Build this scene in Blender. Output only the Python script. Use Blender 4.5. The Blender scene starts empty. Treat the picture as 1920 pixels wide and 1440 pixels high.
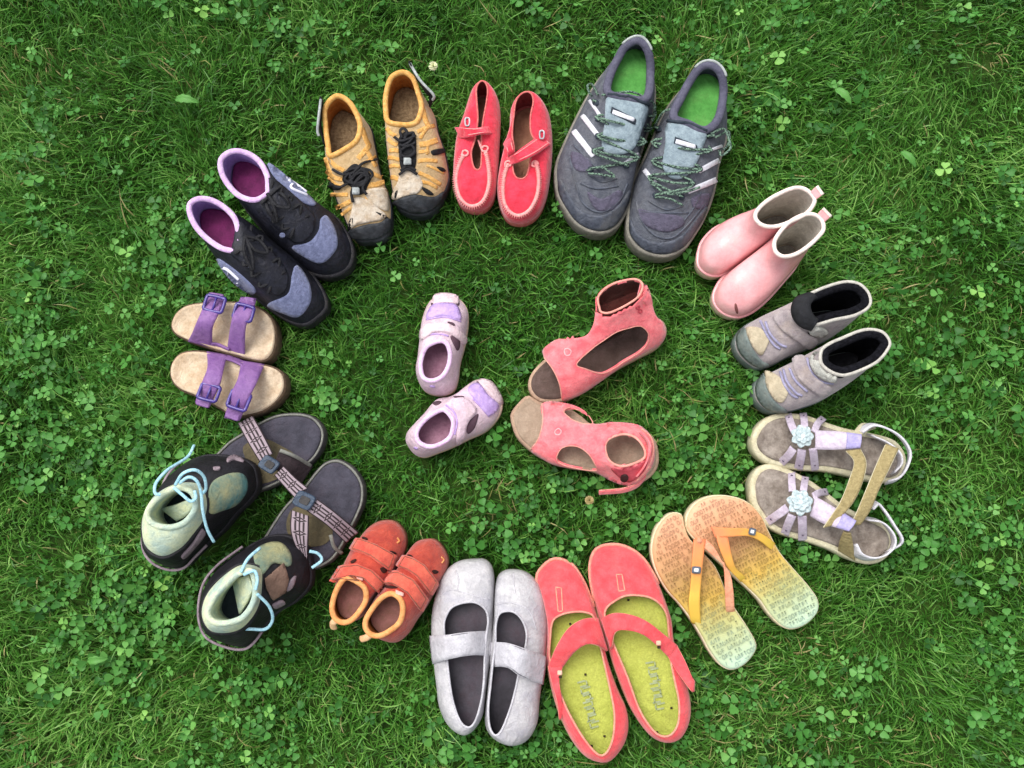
import bpy, math, random
import numpy as np
from mathutils import Vector
from mathutils.bvhtree import BVHTree
from mathutils.geometry import delaunay_2d_cdt

random.seed(7)
rng = np.random.default_rng(11)
scene = bpy.context.scene
COL = scene.collection

# ------------------------------------------------------------------ camera
PITCH = math.radians(8.0)      # tilt away from straight down
HGT = 1.15                     # camera height above the flattened grass
FPX = 1663.0                   # focal length in photo pixels (photo 1920 x 1440)
CAM = np.array([0.0, -HGT * math.tan(PITCH), HGT])
cam = bpy.data.cameras.new('camera')
cam.sensor_fit = 'HORIZONTAL'
cam.sensor_width = 36.0
cam.lens = FPX / 1920.0 * 36.0
cam.clip_start = 0.01
cam.clip_end = 500.0
camo = bpy.data.objects.new('camera', cam)
camo.location = CAM
camo.rotation_euler = (PITCH, 0, 0)
COL.objects.link(camo)
scene.camera = camo

# ------------------------------------------------------------------ light
SUN_EL, SUN_AZ = math.radians(62), math.radians(-40)
world = bpy.data.worlds.new('World')
scene.world = world
world.use_nodes = True
wn = world.node_tree
wn.nodes.clear()
sky = wn.nodes.new('ShaderNodeTexSky')
sky.sky_type = 'NISHITA'
sky.sun_disc = False
sky.sun_elevation = SUN_EL
sky.sun_rotation = SUN_AZ
sky.air_density = 1.0
sky.dust_density = 4.0
sky.ozone_density = 1.0
hs = wn.nodes.new('ShaderNodeHueSaturation')
hs.inputs['Saturation'].default_value = 0.22      # overcast: nearly grey sky
bg = wn.nodes.new('ShaderNodeBackground')
bg.inputs['Strength'].default_value = 0.15
wo = wn.nodes.new('ShaderNodeOutputWorld')
wn.links.new(sky.outputs[0], hs.inputs['Color'])
wn.links.new(hs.outputs[0], bg.inputs['Color'])
wn.links.new(bg.outputs[0], wo.inputs['Surface'])
sl = bpy.data.lights.new('sun', 'SUN')
sl.energy = 1.1
sl.angle = math.radians(35)
sl.color = (1.0, 0.965, 0.91)
so = bpy.data.objects.new('sun', sl)
so.rotation_euler = (math.pi / 2 - SUN_EL, 0, math.pi - SUN_AZ)
COL.objects.link(so)

vs = scene.view_settings
vs.view_transform = 'Standard'
vs.look = 'None'
vs.gamma = 1.0
vs.use_curve_mapping = False
vs.exposure = 0.66


# ------------------------------------------------------------------ materials
def S(h, m=1.0):
    h = h.lstrip('#')
    out = []
    for i in (0, 2, 4):
        c = int(h[i:i + 2], 16) / 255.0
        c = c / 12.92 if c <= 0.04045 else ((c + 0.055) / 1.055) ** 2.4
        out.append(c * m)
    return (*out, 1.0)


MATS = {}


def mat(name, c1, c2=None, rough=0.65, scale=60.0, bump=0.25, bscale=700.0, spec=0.35,
        weave=None, dirt=None, sheen=0.0, contrast=(0.35, 0.65), btype='noise', speck=0.14, crease=0.5):
    """cloth / leather / rubber: two tones mixed by noise, fine relief, optional grime"""
    if name in MATS:
        return MATS[name]
    m = bpy.data.materials.new(name)
    m.use_nodes = True
    nt = m.node_tree
    b = nt.nodes['Principled BSDF']
    b.inputs['Roughness'].default_value = rough
    b.inputs['Specular IOR Level'].default_value = spec
    if sheen:
        b.inputs['Sheen Weight'].default_value = sheen
        b.inputs['Sheen Roughness'].default_value = 0.5
    tc = nt.nodes.new('ShaderNodeTexCoord')
    n1 = nt.nodes.new('ShaderNodeTexNoise')
    n1.inputs['Scale'].default_value = scale
    n1.inputs['Detail'].default_value = 6
    n1.inputs['Roughness'].default_value = 0.65
    nt.links.new(tc.outputs['Object'], n1.inputs['Vector'])
    r = nt.nodes.new('ShaderNodeValToRGB')
    r.color_ramp.elements[0].position = contrast[0]
    r.color_ramp.elements[1].position = contrast[1]
    r.color_ramp.elements[0].color = S(c1) if isinstance(c1, str) else c1
    r.color_ramp.elements[1].color = S(c2 or c1) if isinstance(c2 or c1, str) else c2
    nt.links.new(n1.outputs['Fac'], r.inputs['Fac'])
    col = r.outputs['Color']
    if dirt:
        n3 = nt.nodes.new('ShaderNodeTexNoise')
        n3.inputs['Scale'].default_value = 28
        n3.inputs['Detail'].default_value = 9
        n3.inputs['Roughness'].default_value = 0.75
        nt.links.new(tc.outputs['Object'], n3.inputs['Vector'])
        r3 = nt.nodes.new('ShaderNodeValToRGB')
        r3.color_ramp.elements[0].position = 0.5
        r3.color_ramp.elements[1].position = 0.78
        r3.color_ramp.elements[0].color = (0, 0, 0, 1)
        r3.color_ramp.elements[1].color = (dirt[1],) * 3 + (1,)
        nt.links.new(n3.outputs['Fac'], r3.inputs['Fac'])
        mx = nt.nodes.new('ShaderNodeMixRGB')
        nt.links.new(r3.outputs['Color'], mx.inputs['Fac'])
        nt.links.new(col, mx.inputs['Color1'])
        mx.inputs['Color2'].default_value = S(dirt[0])
        col = mx.outputs['Color']
    # fine mottling of the dye, present on all cloth and leather
    n4 = nt.nodes.new('ShaderNodeTexNoise')
    n4.inputs['Scale'].default_value = 420
    n4.inputs['Detail'].default_value = 4
    n4.inputs['Roughness'].default_value = 0.7
    nt.links.new(tc.outputs['Object'], n4.inputs['Vector'])
    mr = nt.nodes.new('ShaderNodeMapRange')
    mr.inputs['From Min'].default_value = 0.3
    mr.inputs['From Max'].default_value = 0.7
    mr.inputs['To Min'].default_value = 1.0 - speck
    mr.inputs['To Max'].default_value = 1.0 + speck * 0.8
    nt.links.new(n4.outputs['Fac'], mr.inputs['Value'])
    mv = nt.nodes.new('ShaderNodeVectorMath')
    mv.operation = 'SCALE'
    nt.links.new(col, mv.inputs[0])
    nt.links.new(mr.outputs['Result'], mv.inputs['Scale'])
    col = mv.outputs['Vector']
    nt.links.new(col, b.inputs['Base Color'])
    if bump:
        if btype == 'noise':
            n2 = nt.nodes.new('ShaderNodeTexNoise')
            n2.inputs['Scale'].default_value = bscale
            n2.inputs['Detail'].default_value = 3
            o2 = n2.outputs['Fac']
        else:
            n2 = nt.nodes.new('ShaderNodeTexVoronoi')
            n2.inputs['Scale'].default_value = bscale
            o2 = n2.outputs['Distance']
        nt.links.new(tc.outputs['Object'], n2.inputs['Vector'])
        bp = nt.nodes.new('ShaderNodeBump')
        bp.inputs['Strength'].default_value = bump
        bp.inputs['Distance'].default_value = 0.001
        nt.links.new(o2, bp.inputs['Height'])
        # creases and dents of wear
        n5 = nt.nodes.new('ShaderNodeTexNoise')
        n5.inputs['Scale'].default_value = 85
        n5.inputs['Detail'].default_value = 5
        n5.inputs['Distortion'].default_value = 1.2
        nt.links.new(tc.outputs['Object'], n5.inputs['Vector'])
        b2 = nt.nodes.new('ShaderNodeBump')
        b2.inputs['Strength'].default_value = crease
        b2.inputs['Distance'].default_value = 0.004
        nt.links.new(n5.outputs['Fac'], b2.inputs['Height'])
        nt.links.new(bp.outputs['Normal'], b2.inputs['Normal'])
        nt.links.new(b2.outputs['Normal'], b.inputs['Normal'])
    MATS[name] = m
    return m


def ramp_mat(name, stops, rough=0.6, attr='tint', transl=0.0, spec=0.3, bump=0.0, var=0.0):
    """colour read from a per-piece value stored on the mesh"""
    m = bpy.data.materials.new(name)
    m.use_nodes = True
    nt = m.node_tree
    b = nt.nodes['Principled BSDF']
    b.inputs['Roughness'].default_value = rough
    b.inputs['Specular IOR Level'].default_value = spec
    a = nt.nodes.new('ShaderNodeAttribute')
    a.attribute_name = attr
    r = nt.nodes.new('ShaderNodeValToRGB')
    els = r.color_ramp.elements
    while len(els) < len(stops):
        els.new(0.5)
    for e, (p, c) in zip(els, stops):
        e.position = p
        e.color = S(c)
    fac = a.outputs['Fac']
    tc = nt.nodes.new('ShaderNodeTexCoord')
    if var:
        n = nt.nodes.new('ShaderNodeTexNoise')
        n.inputs['Scale'].default_value = 90
        n.inputs['Detail'].default_value = 6
        nt.links.new(tc.outputs['Object'], n.inputs['Vector'])
        ma = nt.nodes.new('ShaderNodeMath'); ma.operation = 'MULTIPLY_ADD'
        nt.links.new(n.outputs['Fac'], ma.inputs[0])
        ma.inputs[1].default_value = var
        sb = nt.nodes.new('ShaderNodeMath'); sb.operation = 'SUBTRACT'
        nt.links.new(fac, sb.inputs[0]); sb.inputs[1].default_value = var * 0.5
        nt.links.new(sb.outputs[0], ma.inputs[2])
        fac = ma.outputs[0]
    nt.links.new(fac, r.inputs['Fac'])
    nt.links.new(r.outputs['Color'], b.inputs['Base Color'])
    if bump:
        n2 = nt.nodes.new('ShaderNodeTexNoise')
        n2.inputs['Scale'].default_value = 900
        nt.links.new(tc.outputs['Object'], n2.inputs['Vector'])
        bp = nt.nodes.new('ShaderNodeBump')
        bp.inputs['Strength'].default_value = bump
        bp.inputs['Distance'].default_value = 0.001
        nt.links.new(n2.outputs['Fac'], bp.inputs['Height'])
        nt.links.new(bp.outputs['Normal'], b.inputs['Normal'])
    if transl:
        t = nt.nodes.new('ShaderNodeBsdfTranslucent')
        nt.links.new(r.outputs['Color'], t.inputs['Color'])
        ms = nt.nodes.new('ShaderNodeMixShader')
        ms.inputs[0].default_value = transl
        nt.links.new(b.outputs[0], ms.inputs[1])
        nt.links.new(t.outputs[0], ms.inputs[2])
        nt.links.new(ms.outputs[0], nt.nodes['Material Output'].inputs['Surface'])
    MATS[name] = m
    return m


def webbing_mat(name, dark, light, period=0.016):
    """woven ethnic-pattern webbing: u runs across the strap, v along it in metres"""
    m = bpy.data.materials.new(name)
    m.use_nodes = True
    nt = m.node_tree
    N, L = nt.nodes.new, nt.links.new
    b = nt.nodes['Principled BSDF']
    b.inputs['Roughness'].default_value = 0.8
    uv = N('ShaderNodeUVMap'); uv.uv_map = 'uv'
    sp = N('ShaderNodeSeparateXYZ')
    L(uv.outputs[0], sp.inputs[0])

    def M(op, a, bb=0.0, c=0.0):
        n = N('ShaderNodeMath'); n.operation = op
        for i, v in enumerate((a, bb, c)):
            if isinstance(v, (int, float)):
                n.inputs[i].default_value = v
            else:
                L(v, n.inputs[i])
        return n.outputs[0]
    u = M('ABSOLUTE', M('SUBTRACT', sp.outputs[0], 0.5))            # 0 centre .. .5 edge
    ph = M('FRACT', M('DIVIDE', sp.outputs[1], period))
    tri = M('ABSOLUTE', M('SUBTRACT', ph, 0.5))                     # 0 .. .5
    band = M('MULTIPLY', M('GREATER_THAN', u, 0.045), M('LESS_THAN', u, 0.44))
    hook = M('SUBTRACT', 1.0, M('MULTIPLY', M('MULTIPLY', M('GREATER_THAN', u, 0.17), M('LESS_THAN', u, 0.28)), M('GREATER_THAN', tri, 0.13)))
    diag = M('GREATER_THAN', M('ABSOLUTE', M('SUBTRACT', M('ADD', tri, M('MULTIPLY', u, 0.5)), 0.16)), 0.05)
    f = M('MULTIPLY', M('MULTIPLY', band, hook), diag)
    mx = N('ShaderNodeMixRGB')
    L(f, mx.inputs['Fac'])
    mx.inputs['Color1'].default_value = S(dark)
    mx.inputs['Color2'].default_value = S(light)
    L(mx.outputs[0], b.inputs['Base Color'])
    w = N('ShaderNodeTexWave'); w.inputs['Scale'].default_value = 300
    tc = N('ShaderNodeTexCoord'); L(tc.outputs['Object'], w.inputs['Vector'])
    bp = N('ShaderNodeBump'); bp.inputs['Strength'].default_value = 0.3; bp.inputs['Distance'].default_value = 0.0006
    L(w.outputs['Fac'], bp.inputs['Height']); L(bp.outputs['Normal'], b.inputs['Normal'])
    MATS[name] = m
    return m


# ------------------------------------------------------------------ geometry helpers
CP, SP = math.cos(PITCH), math.sin(PITCH)


def ray_dir(px, py):
    d = np.array([(px - 960.0) / FPX, -(py - 720.0) / FPX, -1.0])
    return np.array([d[0], d[1] * CP - d[2] * SP, d[1] * SP + d[2] * CP])


def unproj(px, py, z):
    """the place in the garden that lies at height z on this line of sight"""
    d = ray_dir(px, py)
    return CAM + d * ((z - HGT) / d[2])


def to_px(p):
    q = np.asarray(p) - CAM
    y = q[1] * CP + q[2] * SP
    z = -q[1] * SP + q[2] * CP
    return 960 + FPX * q[0] / -z, 720 - FPX * y / -z


def cr(P, closed, per=14):
    """dense Catmull-Rom curve through P"""
    P = np.asarray(P, float)
    n = len(P)
    if n == 2 and not closed:
        t = np.linspace(0, 1, per)[:, None]
        return P[0] * (1 - t) + P[1] * t
    idx = range(n) if closed else range(n - 1)
    out = []
    t = np.linspace(0, 1, per, endpoint=False)[:, None]
    for i in idx:
        if closed:
            p0, p1, p2, p3 = P[(i - 1) % n], P[i], P[(i + 1) % n], P[(i + 2) % n]
        else:
            p1, p2 = P[i], P[i + 1]
            p0 = P[i - 1] if i > 0 else 2 * p1 - p2
            p3 = P[i + 2] if i + 2 < n else 2 * p2 - p1
        out.append(0.5 * (2 * p1 + (p2 - p0) * t + (2 * p0 - 5 * p1 + 4 * p2 - p3) * t ** 2 + (3 * p1 - p0 - 3 * p2 + p3) * t ** 3))
    out = np.vstack(out)
    return out if closed else np.vstack([out, P[-1]])


def resample(D, n, endpoint=True):
    s = np.concatenate([[0], np.cumsum(np.linalg.norm(np.diff(D, axis=0), axis=1))])
    t = np.linspace(0, s[-1], n, endpoint=endpoint)
    return np.stack([np.interp(t, s, D[:, k]) for k in range(D.shape[1])], 1)


def area2(P):
    x, y = P[:, 0], P[:, 1]
    return np.sum(x * np.roll(y, -1) - np.roll(x, -1) * y)


def ring_resample(D, N):
    """closed curve resampled in two halves: start -> farthest point -> start, anticlockwise"""
    if area2(D) < 0:
        D = np.vstack([D[:1], D[1:][::-1]])
    h = int(np.argmax(np.linalg.norm(D[:, :2] - D[0, :2], axis=1)))
    a = resample(D[:h + 1], N // 2 + 1)[:-1]
    b = resample(np.vstack([D[h:], D[:1]]), N // 2 + 1)[:-1]
    return np.vstack([a, b])


def inset(R, d):
    """move a closed anticlockwise ring inwards by d (metres)"""
    T = np.roll(R, -1, 0) - np.roll(R, 1, 0)
    n = np.stack([-T[:, 1], T[:, 0]], 1)
    n /= np.linalg.norm(n, axis=1)[:, None] + 1e-9
    for _ in range(2):
        n = (np.roll(n, 1, 0) + n * 2 + np.roll(n, -1, 0)) / 4
    O = R.copy()
    O[:, :2] += n * d
    return O


def wob(V, amp, f=60.0, s=0.0):
    """gentle unevenness so that no surface is perfectly smooth"""
    x, y, z = V[..., 0] * f + s, V[..., 1] * f + s * 1.7, V[..., 2] * f
    return amp * (np.sin(x * 1.1 + 1.3 * np.sin(y * 0.7 + s)) + np.sin(y * 1.3 + 1.1 * np.sin(z + x * 0.6)) + 0.6 * np.sin(2.3 * x + 1.9 * y + z)) / 2.2


def mesh_obj(name, V, F, material, parent=None, origin=None, smooth=True, uv=None, tint=None):
    V = np.asarray(V, float)
    if origin is not None:
        V = V - origin
    me = bpy.data.meshes.new(name)
    me.from_pydata(V.tolist(), [], [list(map(int, f)) for f in F])
    if smooth:
        me.polygons.foreach_set('use_smooth', [True] * len(me.polygons))
    if uv is not None:
        lay = me.uv_layers.new(name='uv')
        vi = np.empty(len(me.loops), int)
        me.loops.foreach_get('vertex_index', vi)
        lay.data.foreach_set('uv', np.asarray(uv, float)[vi].ravel())
    if tint is not None:
        at = me.attributes.new('tint', 'FLOAT', 'POINT')
        at.data.foreach_set('value', np.asarray(tint, float))
    me.materials.append(material)
    me.update()
    o = bpy.data.objects.new(name, me)
    COL.objects.link(o)
    if parent is not None:
        o.parent = parent
    return o


def grid_faces(M, N, closed):
    F = []
    for i in range(M - 1):
        for j in range(N if closed else N - 1):
            j2 = (j + 1) % N
            F.append((i * N + j, i * N + j2, (i + 1) * N + j2, (i + 1) * N + j))
    return F


def fill_rings(R, zfun, fr=(1, .96, .85, .65, .4, .18)):
    """surface that closes a ring, drawn towards the ring's long axis; zfun(r, points) -> z"""
    N = len(R)
    a = R[0, :2]
    h = R[N // 2, :2]
    d = h - a
    t = np.clip(((R[:, :2] - a) @ d) / (d @ d), 0.2, 0.8)
    spine = a + t[:, None] * d
    V = []
    for f in fr:
        xy = spine + (R[:, :2] - spine) * f
        z = zfun(f, xy)
        V.append(np.column_stack([xy, np.broadcast_to(z, N)]))
    V = np.vstack(V)
    F = grid_faces(len(fr), N, True)
    F.append(tuple((len(fr) - 1) * N + j for j in range(N)))
    return V, F


def tube_mesh(P, r, closed=False, seg=8, flat=1.0):
    P = np.asarray(P, float)
    n = len(P)
    T = (np.roll(P, -1, 0) - np.roll(P, 1, 0)) if closed else np.gradient(P, axis=0)
    T /= np.linalg.norm(T, axis=1)[:, None] + 1e-12
    up = np.array([0, 0, 1.0])
    side = np.cross(T, up)
    bad = np.linalg.norm(side, axis=1) < 0.05
    side[bad] = np.array([1.0, 0, 0])
    side /= np.linalg.norm(side, axis=1)[:, None]
    nrm = np.cross(side, T)
    rr = np.broadcast_to(np.asarray(r, float), n)
    V = []
    for k in range(seg):
        a = 2 * math.pi * k / seg
        V.append(P + (side * math.cos(a) + nrm * math.sin(a) * flat) * rr[:, None])
    V = np.stack(V, 1).reshape(-1, 3)
    F = grid_faces(n, seg, True)
    if closed:
        F += [((n - 1) * seg + j, (n - 1) * seg + (j + 1) % seg, (j + 1) % seg, j) for j in range(seg)]
    else:
        F.append(tuple(range(seg))[::-1])
        F.append(tuple((n - 1) * seg + j for j in range(seg)))
    return V, F


def slab_mesh(G, th):
    """grid of points (M,N,3) given thickness th along its upward normal, all sides closed"""
    M, N, _ = G.shape
    du = np.gradient(G, axis=0)
    dv = np.gradient(G, axis=1)
    n = np.cross(du, dv)
    n /= np.linalg.norm(n, axis=2)[..., None] + 1e-12
    s = np.sum((CAM - G) * n)
    if s < 0:
        n = -n
    top = G + n * th
    V = np.vstack([top.reshape(-1, 3), G.reshape(-1, 3)])
    f = grid_faces(M, N, False)
    F = f + [tuple(q + M * N for q in t[::-1]) for t in f]
    K = M * N
    bd = [i * N for i in range(M)] + [(M - 1) * N + j for j in range(1, N)] + [i * N + N - 1 for i in range(M - 2, -1, -1)] + [j for j in range(N - 2, 0, -1)]
    for a, b in zip(bd, bd[1:] + bd[:1]):
        F.append((a, b, b + K, a + K))
    return V, F


def in_poly(P, poly):
    x, y = P[:, 0], P[:, 1]
    px, py = poly[:, 0], poly[:, 1]
    qx, qy = np.roll(px, -1), np.roll(py, -1)
    c = np.zeros(len(P), bool)
    for a, b, e, f in zip(px, py, qx, qy):
        if b == f:
            continue
        c ^= ((b > y) != (f > y)) & (x < (e - a) * (y - b) / (f - b) + a)
    return c


FOOT = []          # plan outlines where no grass can grow through
FOOT_IN = []       # the same, drawn in a little: blades may cross the edge of a sole


class Shoe:
    """one shoe: an Empty at its base and its parts; points are read in an enlarged view of the photo"""
    NR = 96

    def __init__(s, view, name, label, cat, group, base=0.0):
        s.ox, s.oy, s.s = view
        s.base = base
        s.name, s.label, s.cat, s.group = name, label, cat, group
        s.empty = None
        s.bvh = None
        s.seed = random.random() * 50

    def px(s, x, y):
        return s.ox + x / s.s, s.oy + y / s.s

    def W(s, p, z=0.0):
        if len(p) > 2:
            z = p[2]
        X, Y = s.px(p[0], p[1])
        return unproj(X, Y, z + s.base)

    def pts(s, L, z=0.0, zs=None):
        if zs is not None:
            zz = np.interp(np.linspace(0, 1, len(L)), np.linspace(0, 1, len(zs)), zs)
            return np.array([s.W((p[0], p[1], q)) for p, q in zip(L, zz)])
        return np.array([s.W(p, z) for p in L])

    def start(s, R):
        c = (R.min(0) + R.max(0)) / 2
        s.c = np.array([c[0], c[1], 0.0])
        s.empty = bpy.data.objects.new(s.name, None)
        s.empty.empty_display_size = 0.02
        s.empty.location = s.c
        s.empty['label'] = s.label
        s.empty['category'] = s.cat
        s.empty['group'] = s.group
        COL.objects.link(s.empty)

    def add(s, name, VF, m, parent=None, **k):
        return mesh_obj(name, VF[0], VF[1], m, parent or s.empty, s.c, **k)

    def outline(s, L, z=0.018):
        D = cr(s.pts(L, z), True)
        R = ring_resample(D, s.NR)
        R[:, 2] = s.base
        s.R = R
        if s.empty is None:
            s.start(R)
        FOOT.append(inset(R, 0.002)[:, :2])
        FOOT_IN.append(inset(R, 0.009)[:, :2])
        a, h = R[0, :2], R[s.NR // 2, :2]
        s.axis = (h - a) / np.linalg.norm(h - a)
        s.toe, s.len = a, np.linalg.norm(h - a)
        return R

    def sole(s, m, z0=-0.012, z1=0.010, out=0.0, name='sole', dish=0.0, bev=0.003, toplift=None, tint=False):
        R = inset(s.R, -out)
        N = len(R)
        b = s.base
        rings = [(bev, z0), (0, z0 + bev), (0, z1 - bev), (bev * 0.35, z1 - bev * 0.3), (bev, z1)]
        V = np.vstack([np.column_stack([inset(R, d)[:, :2], np.full(N, z + b)]) for d, z in rings])
        F = grid_faces(len(rings), N, True)
        V2, F2 = fill_rings(inset(R, bev), lambda f, xy: z1 + b - dish * (1 - f ** 3))
        k = len(V) - N
        V = np.vstack([V, V2[N:]])
        F += [tuple(i + k for i in t) for t in F2]
        F.append(tuple(range(N))[::-1])
        kw = {}
        if tint:
            kw['tint'] = ((V[:, :2] - s.toe) @ s.axis) / s.len
        return s.add(name, (V, F), m, **kw)

    def bed(s, m, z=0.014, ins=0.004, dish=0.002, name='insole', tint=False):
        R = inset(s.R, ins)
        V, F = fill_rings(R, lambda f, xy: z + s.base - dish * (1 - f ** 3))
        V[:, 2] += wob(V, 0.0006, 80, s.seed)
        V[:len(R), 2] -= 0.004
        if s.bvh is not None:
            for i in range(len(V)):
                r = s.bvh.ray_cast(Vector((V[i, 0], V[i, 1], s.base - .05)), Vector((0, 0, 1)))
                if r[0] is not None:
                    V[i, 2] = min(V[i, 2], max(r[0][2] - .006, s.base + .001))
        kw = {}
        if tint:
            kw['tint'] = ((V[:, :2] - s.toe) @ s.axis) / s.len
        return s.add(name, (V, F), m, **kw)

    def opening(s, L, zz):
        """rim of a shoe mouth; zz = heights from front to back"""
        P = np.array([(p[0], p[1]) for p in L], float)
        far = P[np.argmax(np.linalg.norm(P - P[0], axis=1))]
        d = far - P[0]
        t = np.clip((P - P[0]) @ d / (d @ d), 0, 1)
        z = np.interp(t, np.linspace(0, 1, len(zz)), zz)
        W = np.array([s.W((p[0], p[1], q)) for p, q in zip(P, z)])
        s.B = ring_resample(cr(W, True), s.NR)
        return s.B

    def loft(s, A, B, prof, M=18):
        rows = []
        for h, g in prof:
            xy = A[:, :2] + (B[:, :2] - A[:, :2]) * h
            z = A[:, 2] + (B[:, 2] - A[:, 2]) * g
            rows.append(np.column_stack([xy, z]))
        return np.stack(rows)

    def upper(s, m, lining, k=0.6, zlow=0.004, prof=None, M=18, amp=0.0008, rim=None, rim_r=0.003, rim_flat=1.0, link=True, thick=0.003, rim_in=None, pw=1.0):
        A = s.R.copy()
        A[:, 2] = s.base + zlow
        B = s.B
        if prof is None:
            th = np.linspace(0, math.pi / 2, M)
            prof = [((1 - math.cos(a)) ** pw, k * math.sin(a) + (1 - k) * (1 - math.cos(a))) for a in th]
        else:
            q = cr(np.array(prof), False, 5)
            prof = [tuple(v) for v in q]
        s.prof = prof
        G = s.loft(A, B, prof)
        G[1:-1] += (wob(G[1:-1], amp, 55, s.seed)[..., None]) * np.array([0.4, 0.4, 1.0])
        s.G = G
        V = G.reshape(-1, 3)
        F = grid_faces(len(prof), s.NR, True)
        s.bvh = BVHTree.FromPolygons([Vector(v) for v in V], F)
        if link:
            s.up = s.add('upper', (V, F), m)
        # lining: the same surface moved inwards by the thickness of the material
        du = np.roll(G, -1, 1) - np.roll(G, 1, 1)
        dv = np.gradient(G, axis=0)
        nn = np.cross(du, dv)
        nn /= np.linalg.norm(nn, axis=2)[..., None] + 1e-12
        up_t = np.linspace(1, .5, len(prof))[:, None, None]
        G2 = G - nn * thick * up_t
        G2[0, :, 2] = s.base + .001
        if lining is not None:
            s.add('lining', (G2.reshape(-1, 3), [f[::-1] for f in F]), lining)
        if rim is not None:
            Bm = inset(B, thick * .3 if rim_in is None else rim_in)
            s.collar = s.add('collar', tube_mesh(Bm, rim_r, True, 10, rim_flat), rim)
        return G

    def hit(s, X, Y, off=0.0):
        d = ray_dir(X, Y)
        r = s.bvh.ray_cast(Vector(CAM), Vector(d).normalized())
        if r[0] is None:
            return None, None
        n = np.array(r[1])
        if n @ d > 0:
            n = -n
        return np.array(r[0]) + n * off, n

    def on(s, L, off=0.001, n=None, closed=False, smooth=True):
        """curve drawn on the upper's surface"""
        P = np.array([s.px(*p[:2]) for p in L])
        D = cr(P, closed, 8) if smooth else P
        D = resample(np.vstack([D, D[:1]]) if closed else D, n or max(6, int(len(D))))
        if closed:
            D = D[:-1]
        out, last = [], None
        mx_, my_ = to_px(s.G.reshape(-1, 3).mean(0))
        for X, Y in D:
            p, nn = s.hit(X, Y, off)
            k = 0
            while p is None and k < 12:          # just outside the silhouette: draw it in to the surface
                L_ = math.hypot(mx_ - X, my_ - Y)
                X, Y, k = X + (mx_ - X) / L_ * 2.5, Y + (my_ - Y) / L_ * 2.5, k + 1
                p, nn = s.hit(X, Y, off)
            if p is None:
                if last is None:
                    continue
                p = unproj(X, Y, last[2])
            out.append(p)
            last = p
        return np.array(out)

    def line(s, name, L, r, m, off=0.0005, closed=False, flat=1.0, parent=None, seg=6, n=None, smooth=True):
        P = s.on(L, off, n, closed, smooth)
        if len(P) < 3:
            print('line missed', s.name, name)
            return None
        return s.add(name, tube_mesh(P, r, closed, seg, flat), m, parent)

    def lace(s, name, L, r, m, off=0.003, lift=0.0, parent=None, flat=0.55):
        """lace touching the upper at the given points, bridging between them"""
        P = []
        for p in L:
            q, n = s.hit(*s.px(*p[:2]), off)
            if q is None:
                q = s.W(p, P[-1][2] - s.base if len(P) else 0.05)
            if len(p) > 2:
                q = s.W(p)
            P.append(q)
        D = cr(np.array(P), False, 6)
        return s.add(name, tube_mesh(D, r, False, 6, flat), m, parent)

    def heel_piece(s, name, m, half=8, r=0.004, up=0.003, flat=1.0, out=0.001):
        """tape or tab that follows the back of the collar"""
        k = s.NR // 2
        P = inset(s.B, -out)[k - half:k + half + 1].copy()
        P[:, 2] += up
        return s.add(name, tube_mesh(P, r, False, 8, flat), m)

    def patch(s, name, poly, m, off=0.0004, th=0.0012, holes=(), smooth=True, step=5.0, parent=None, puff=0.0):
        """piece of material sewn on the upper"""
        def loop(p):
            q = np.array([s.px(*v[:2]) for v in p], float)
            D = cr(q, True, 10) if smooth else q
            per = np.sum(np.linalg.norm(np.roll(D, -1, 0) - D, axis=1))
            return resample(np.vstack([D, D[:1]]), max(8, int(per / (step * 0.7))) + 1)[:-1]
        loops = [loop(poly)] + [loop(h) for h in holes]
        V2, E = [], []
        for lp in loops:
            b = len(V2)
            V2 += [tuple(v) for v in lp]
            E += [(b + i, b + (i + 1) % len(lp)) for i in range(len(lp))]
        mn, mx = loops[0].min(0), loops[0].max(0)
        gx, gy = np.meshgrid(np.arange(mn[0], mx[0], step), np.arange(mn[1], mx[1], step))
        g = np.column_stack([gx.ravel(), gy.ravel()])
        if len(g):
            g = g[in_poly(g, loops[0])]
            for h in loops[1:]:
                g = g[~in_poly(g, h)] if len(g) else g
            for lp in loops:
                if len(g):
                    dd = np.min(np.linalg.norm(g[:, None] - lp[None], axis=2), 1)
                    g = g[dd > step * 0.4]
            V2 += [tuple(v) for v in g]
        r = delaunay_2d_cdt([Vector(v) for v in V2], E, [], 0, 1e-4)
        vv = np.array([tuple(v) for v in r[0]])
        fc = np.array([f for f in r[2] if len(f) == 3])
        ce = vv[fc].mean(1)
        ok = in_poly(ce, loops[0])
        for h in loops[1:]:
            ok &= ~in_poly(ce, h)
        fc = fc[ok]
        edge = np.min(np.linalg.norm(vv[:, None] - np.vstack(loops)[None], axis=2), 1)
        pos = np.zeros((len(vv), 3)); nr = np.zeros((len(vv), 3)); good = np.zeros(len(vv), bool)
        for i, (X, Y) in enumerate(vv):
            p, n = s.hit(X, Y)
            if p is not None:
                pos[i], nr[i], good[i] = p, n, True
        if not good.any():
            print('patch missed', s.name, name)
            return None
        gi = np.where(good)[0]
        for i in np.where(~good)[0]:
            j = gi[np.argmin(np.linalg.norm(vv[gi] - vv[i], axis=1))]
            pos[i] = unproj(vv[i][0], vv[i][1], pos[j][2])
            nr[i] = nr[j]
        h = off + th + puff * (1 - np.exp(-edge / 12.0))
        top = pos + nr * h[:, None]
        bot = pos - nr * 0.001
        used = {}
        F = []
        for f in fc:
            a, b, c = map(int, f)
            if np.cross(top[b] - top[a], top[c] - top[a]) @ (CAM - top[a]) < 0:
                b, c = c, b
            F.append((a, b, c))
            for e in ((a, b), (b, c), (c, a)):
                used[e] = used.get(e, 0) + 1
        K = len(vv)
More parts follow.
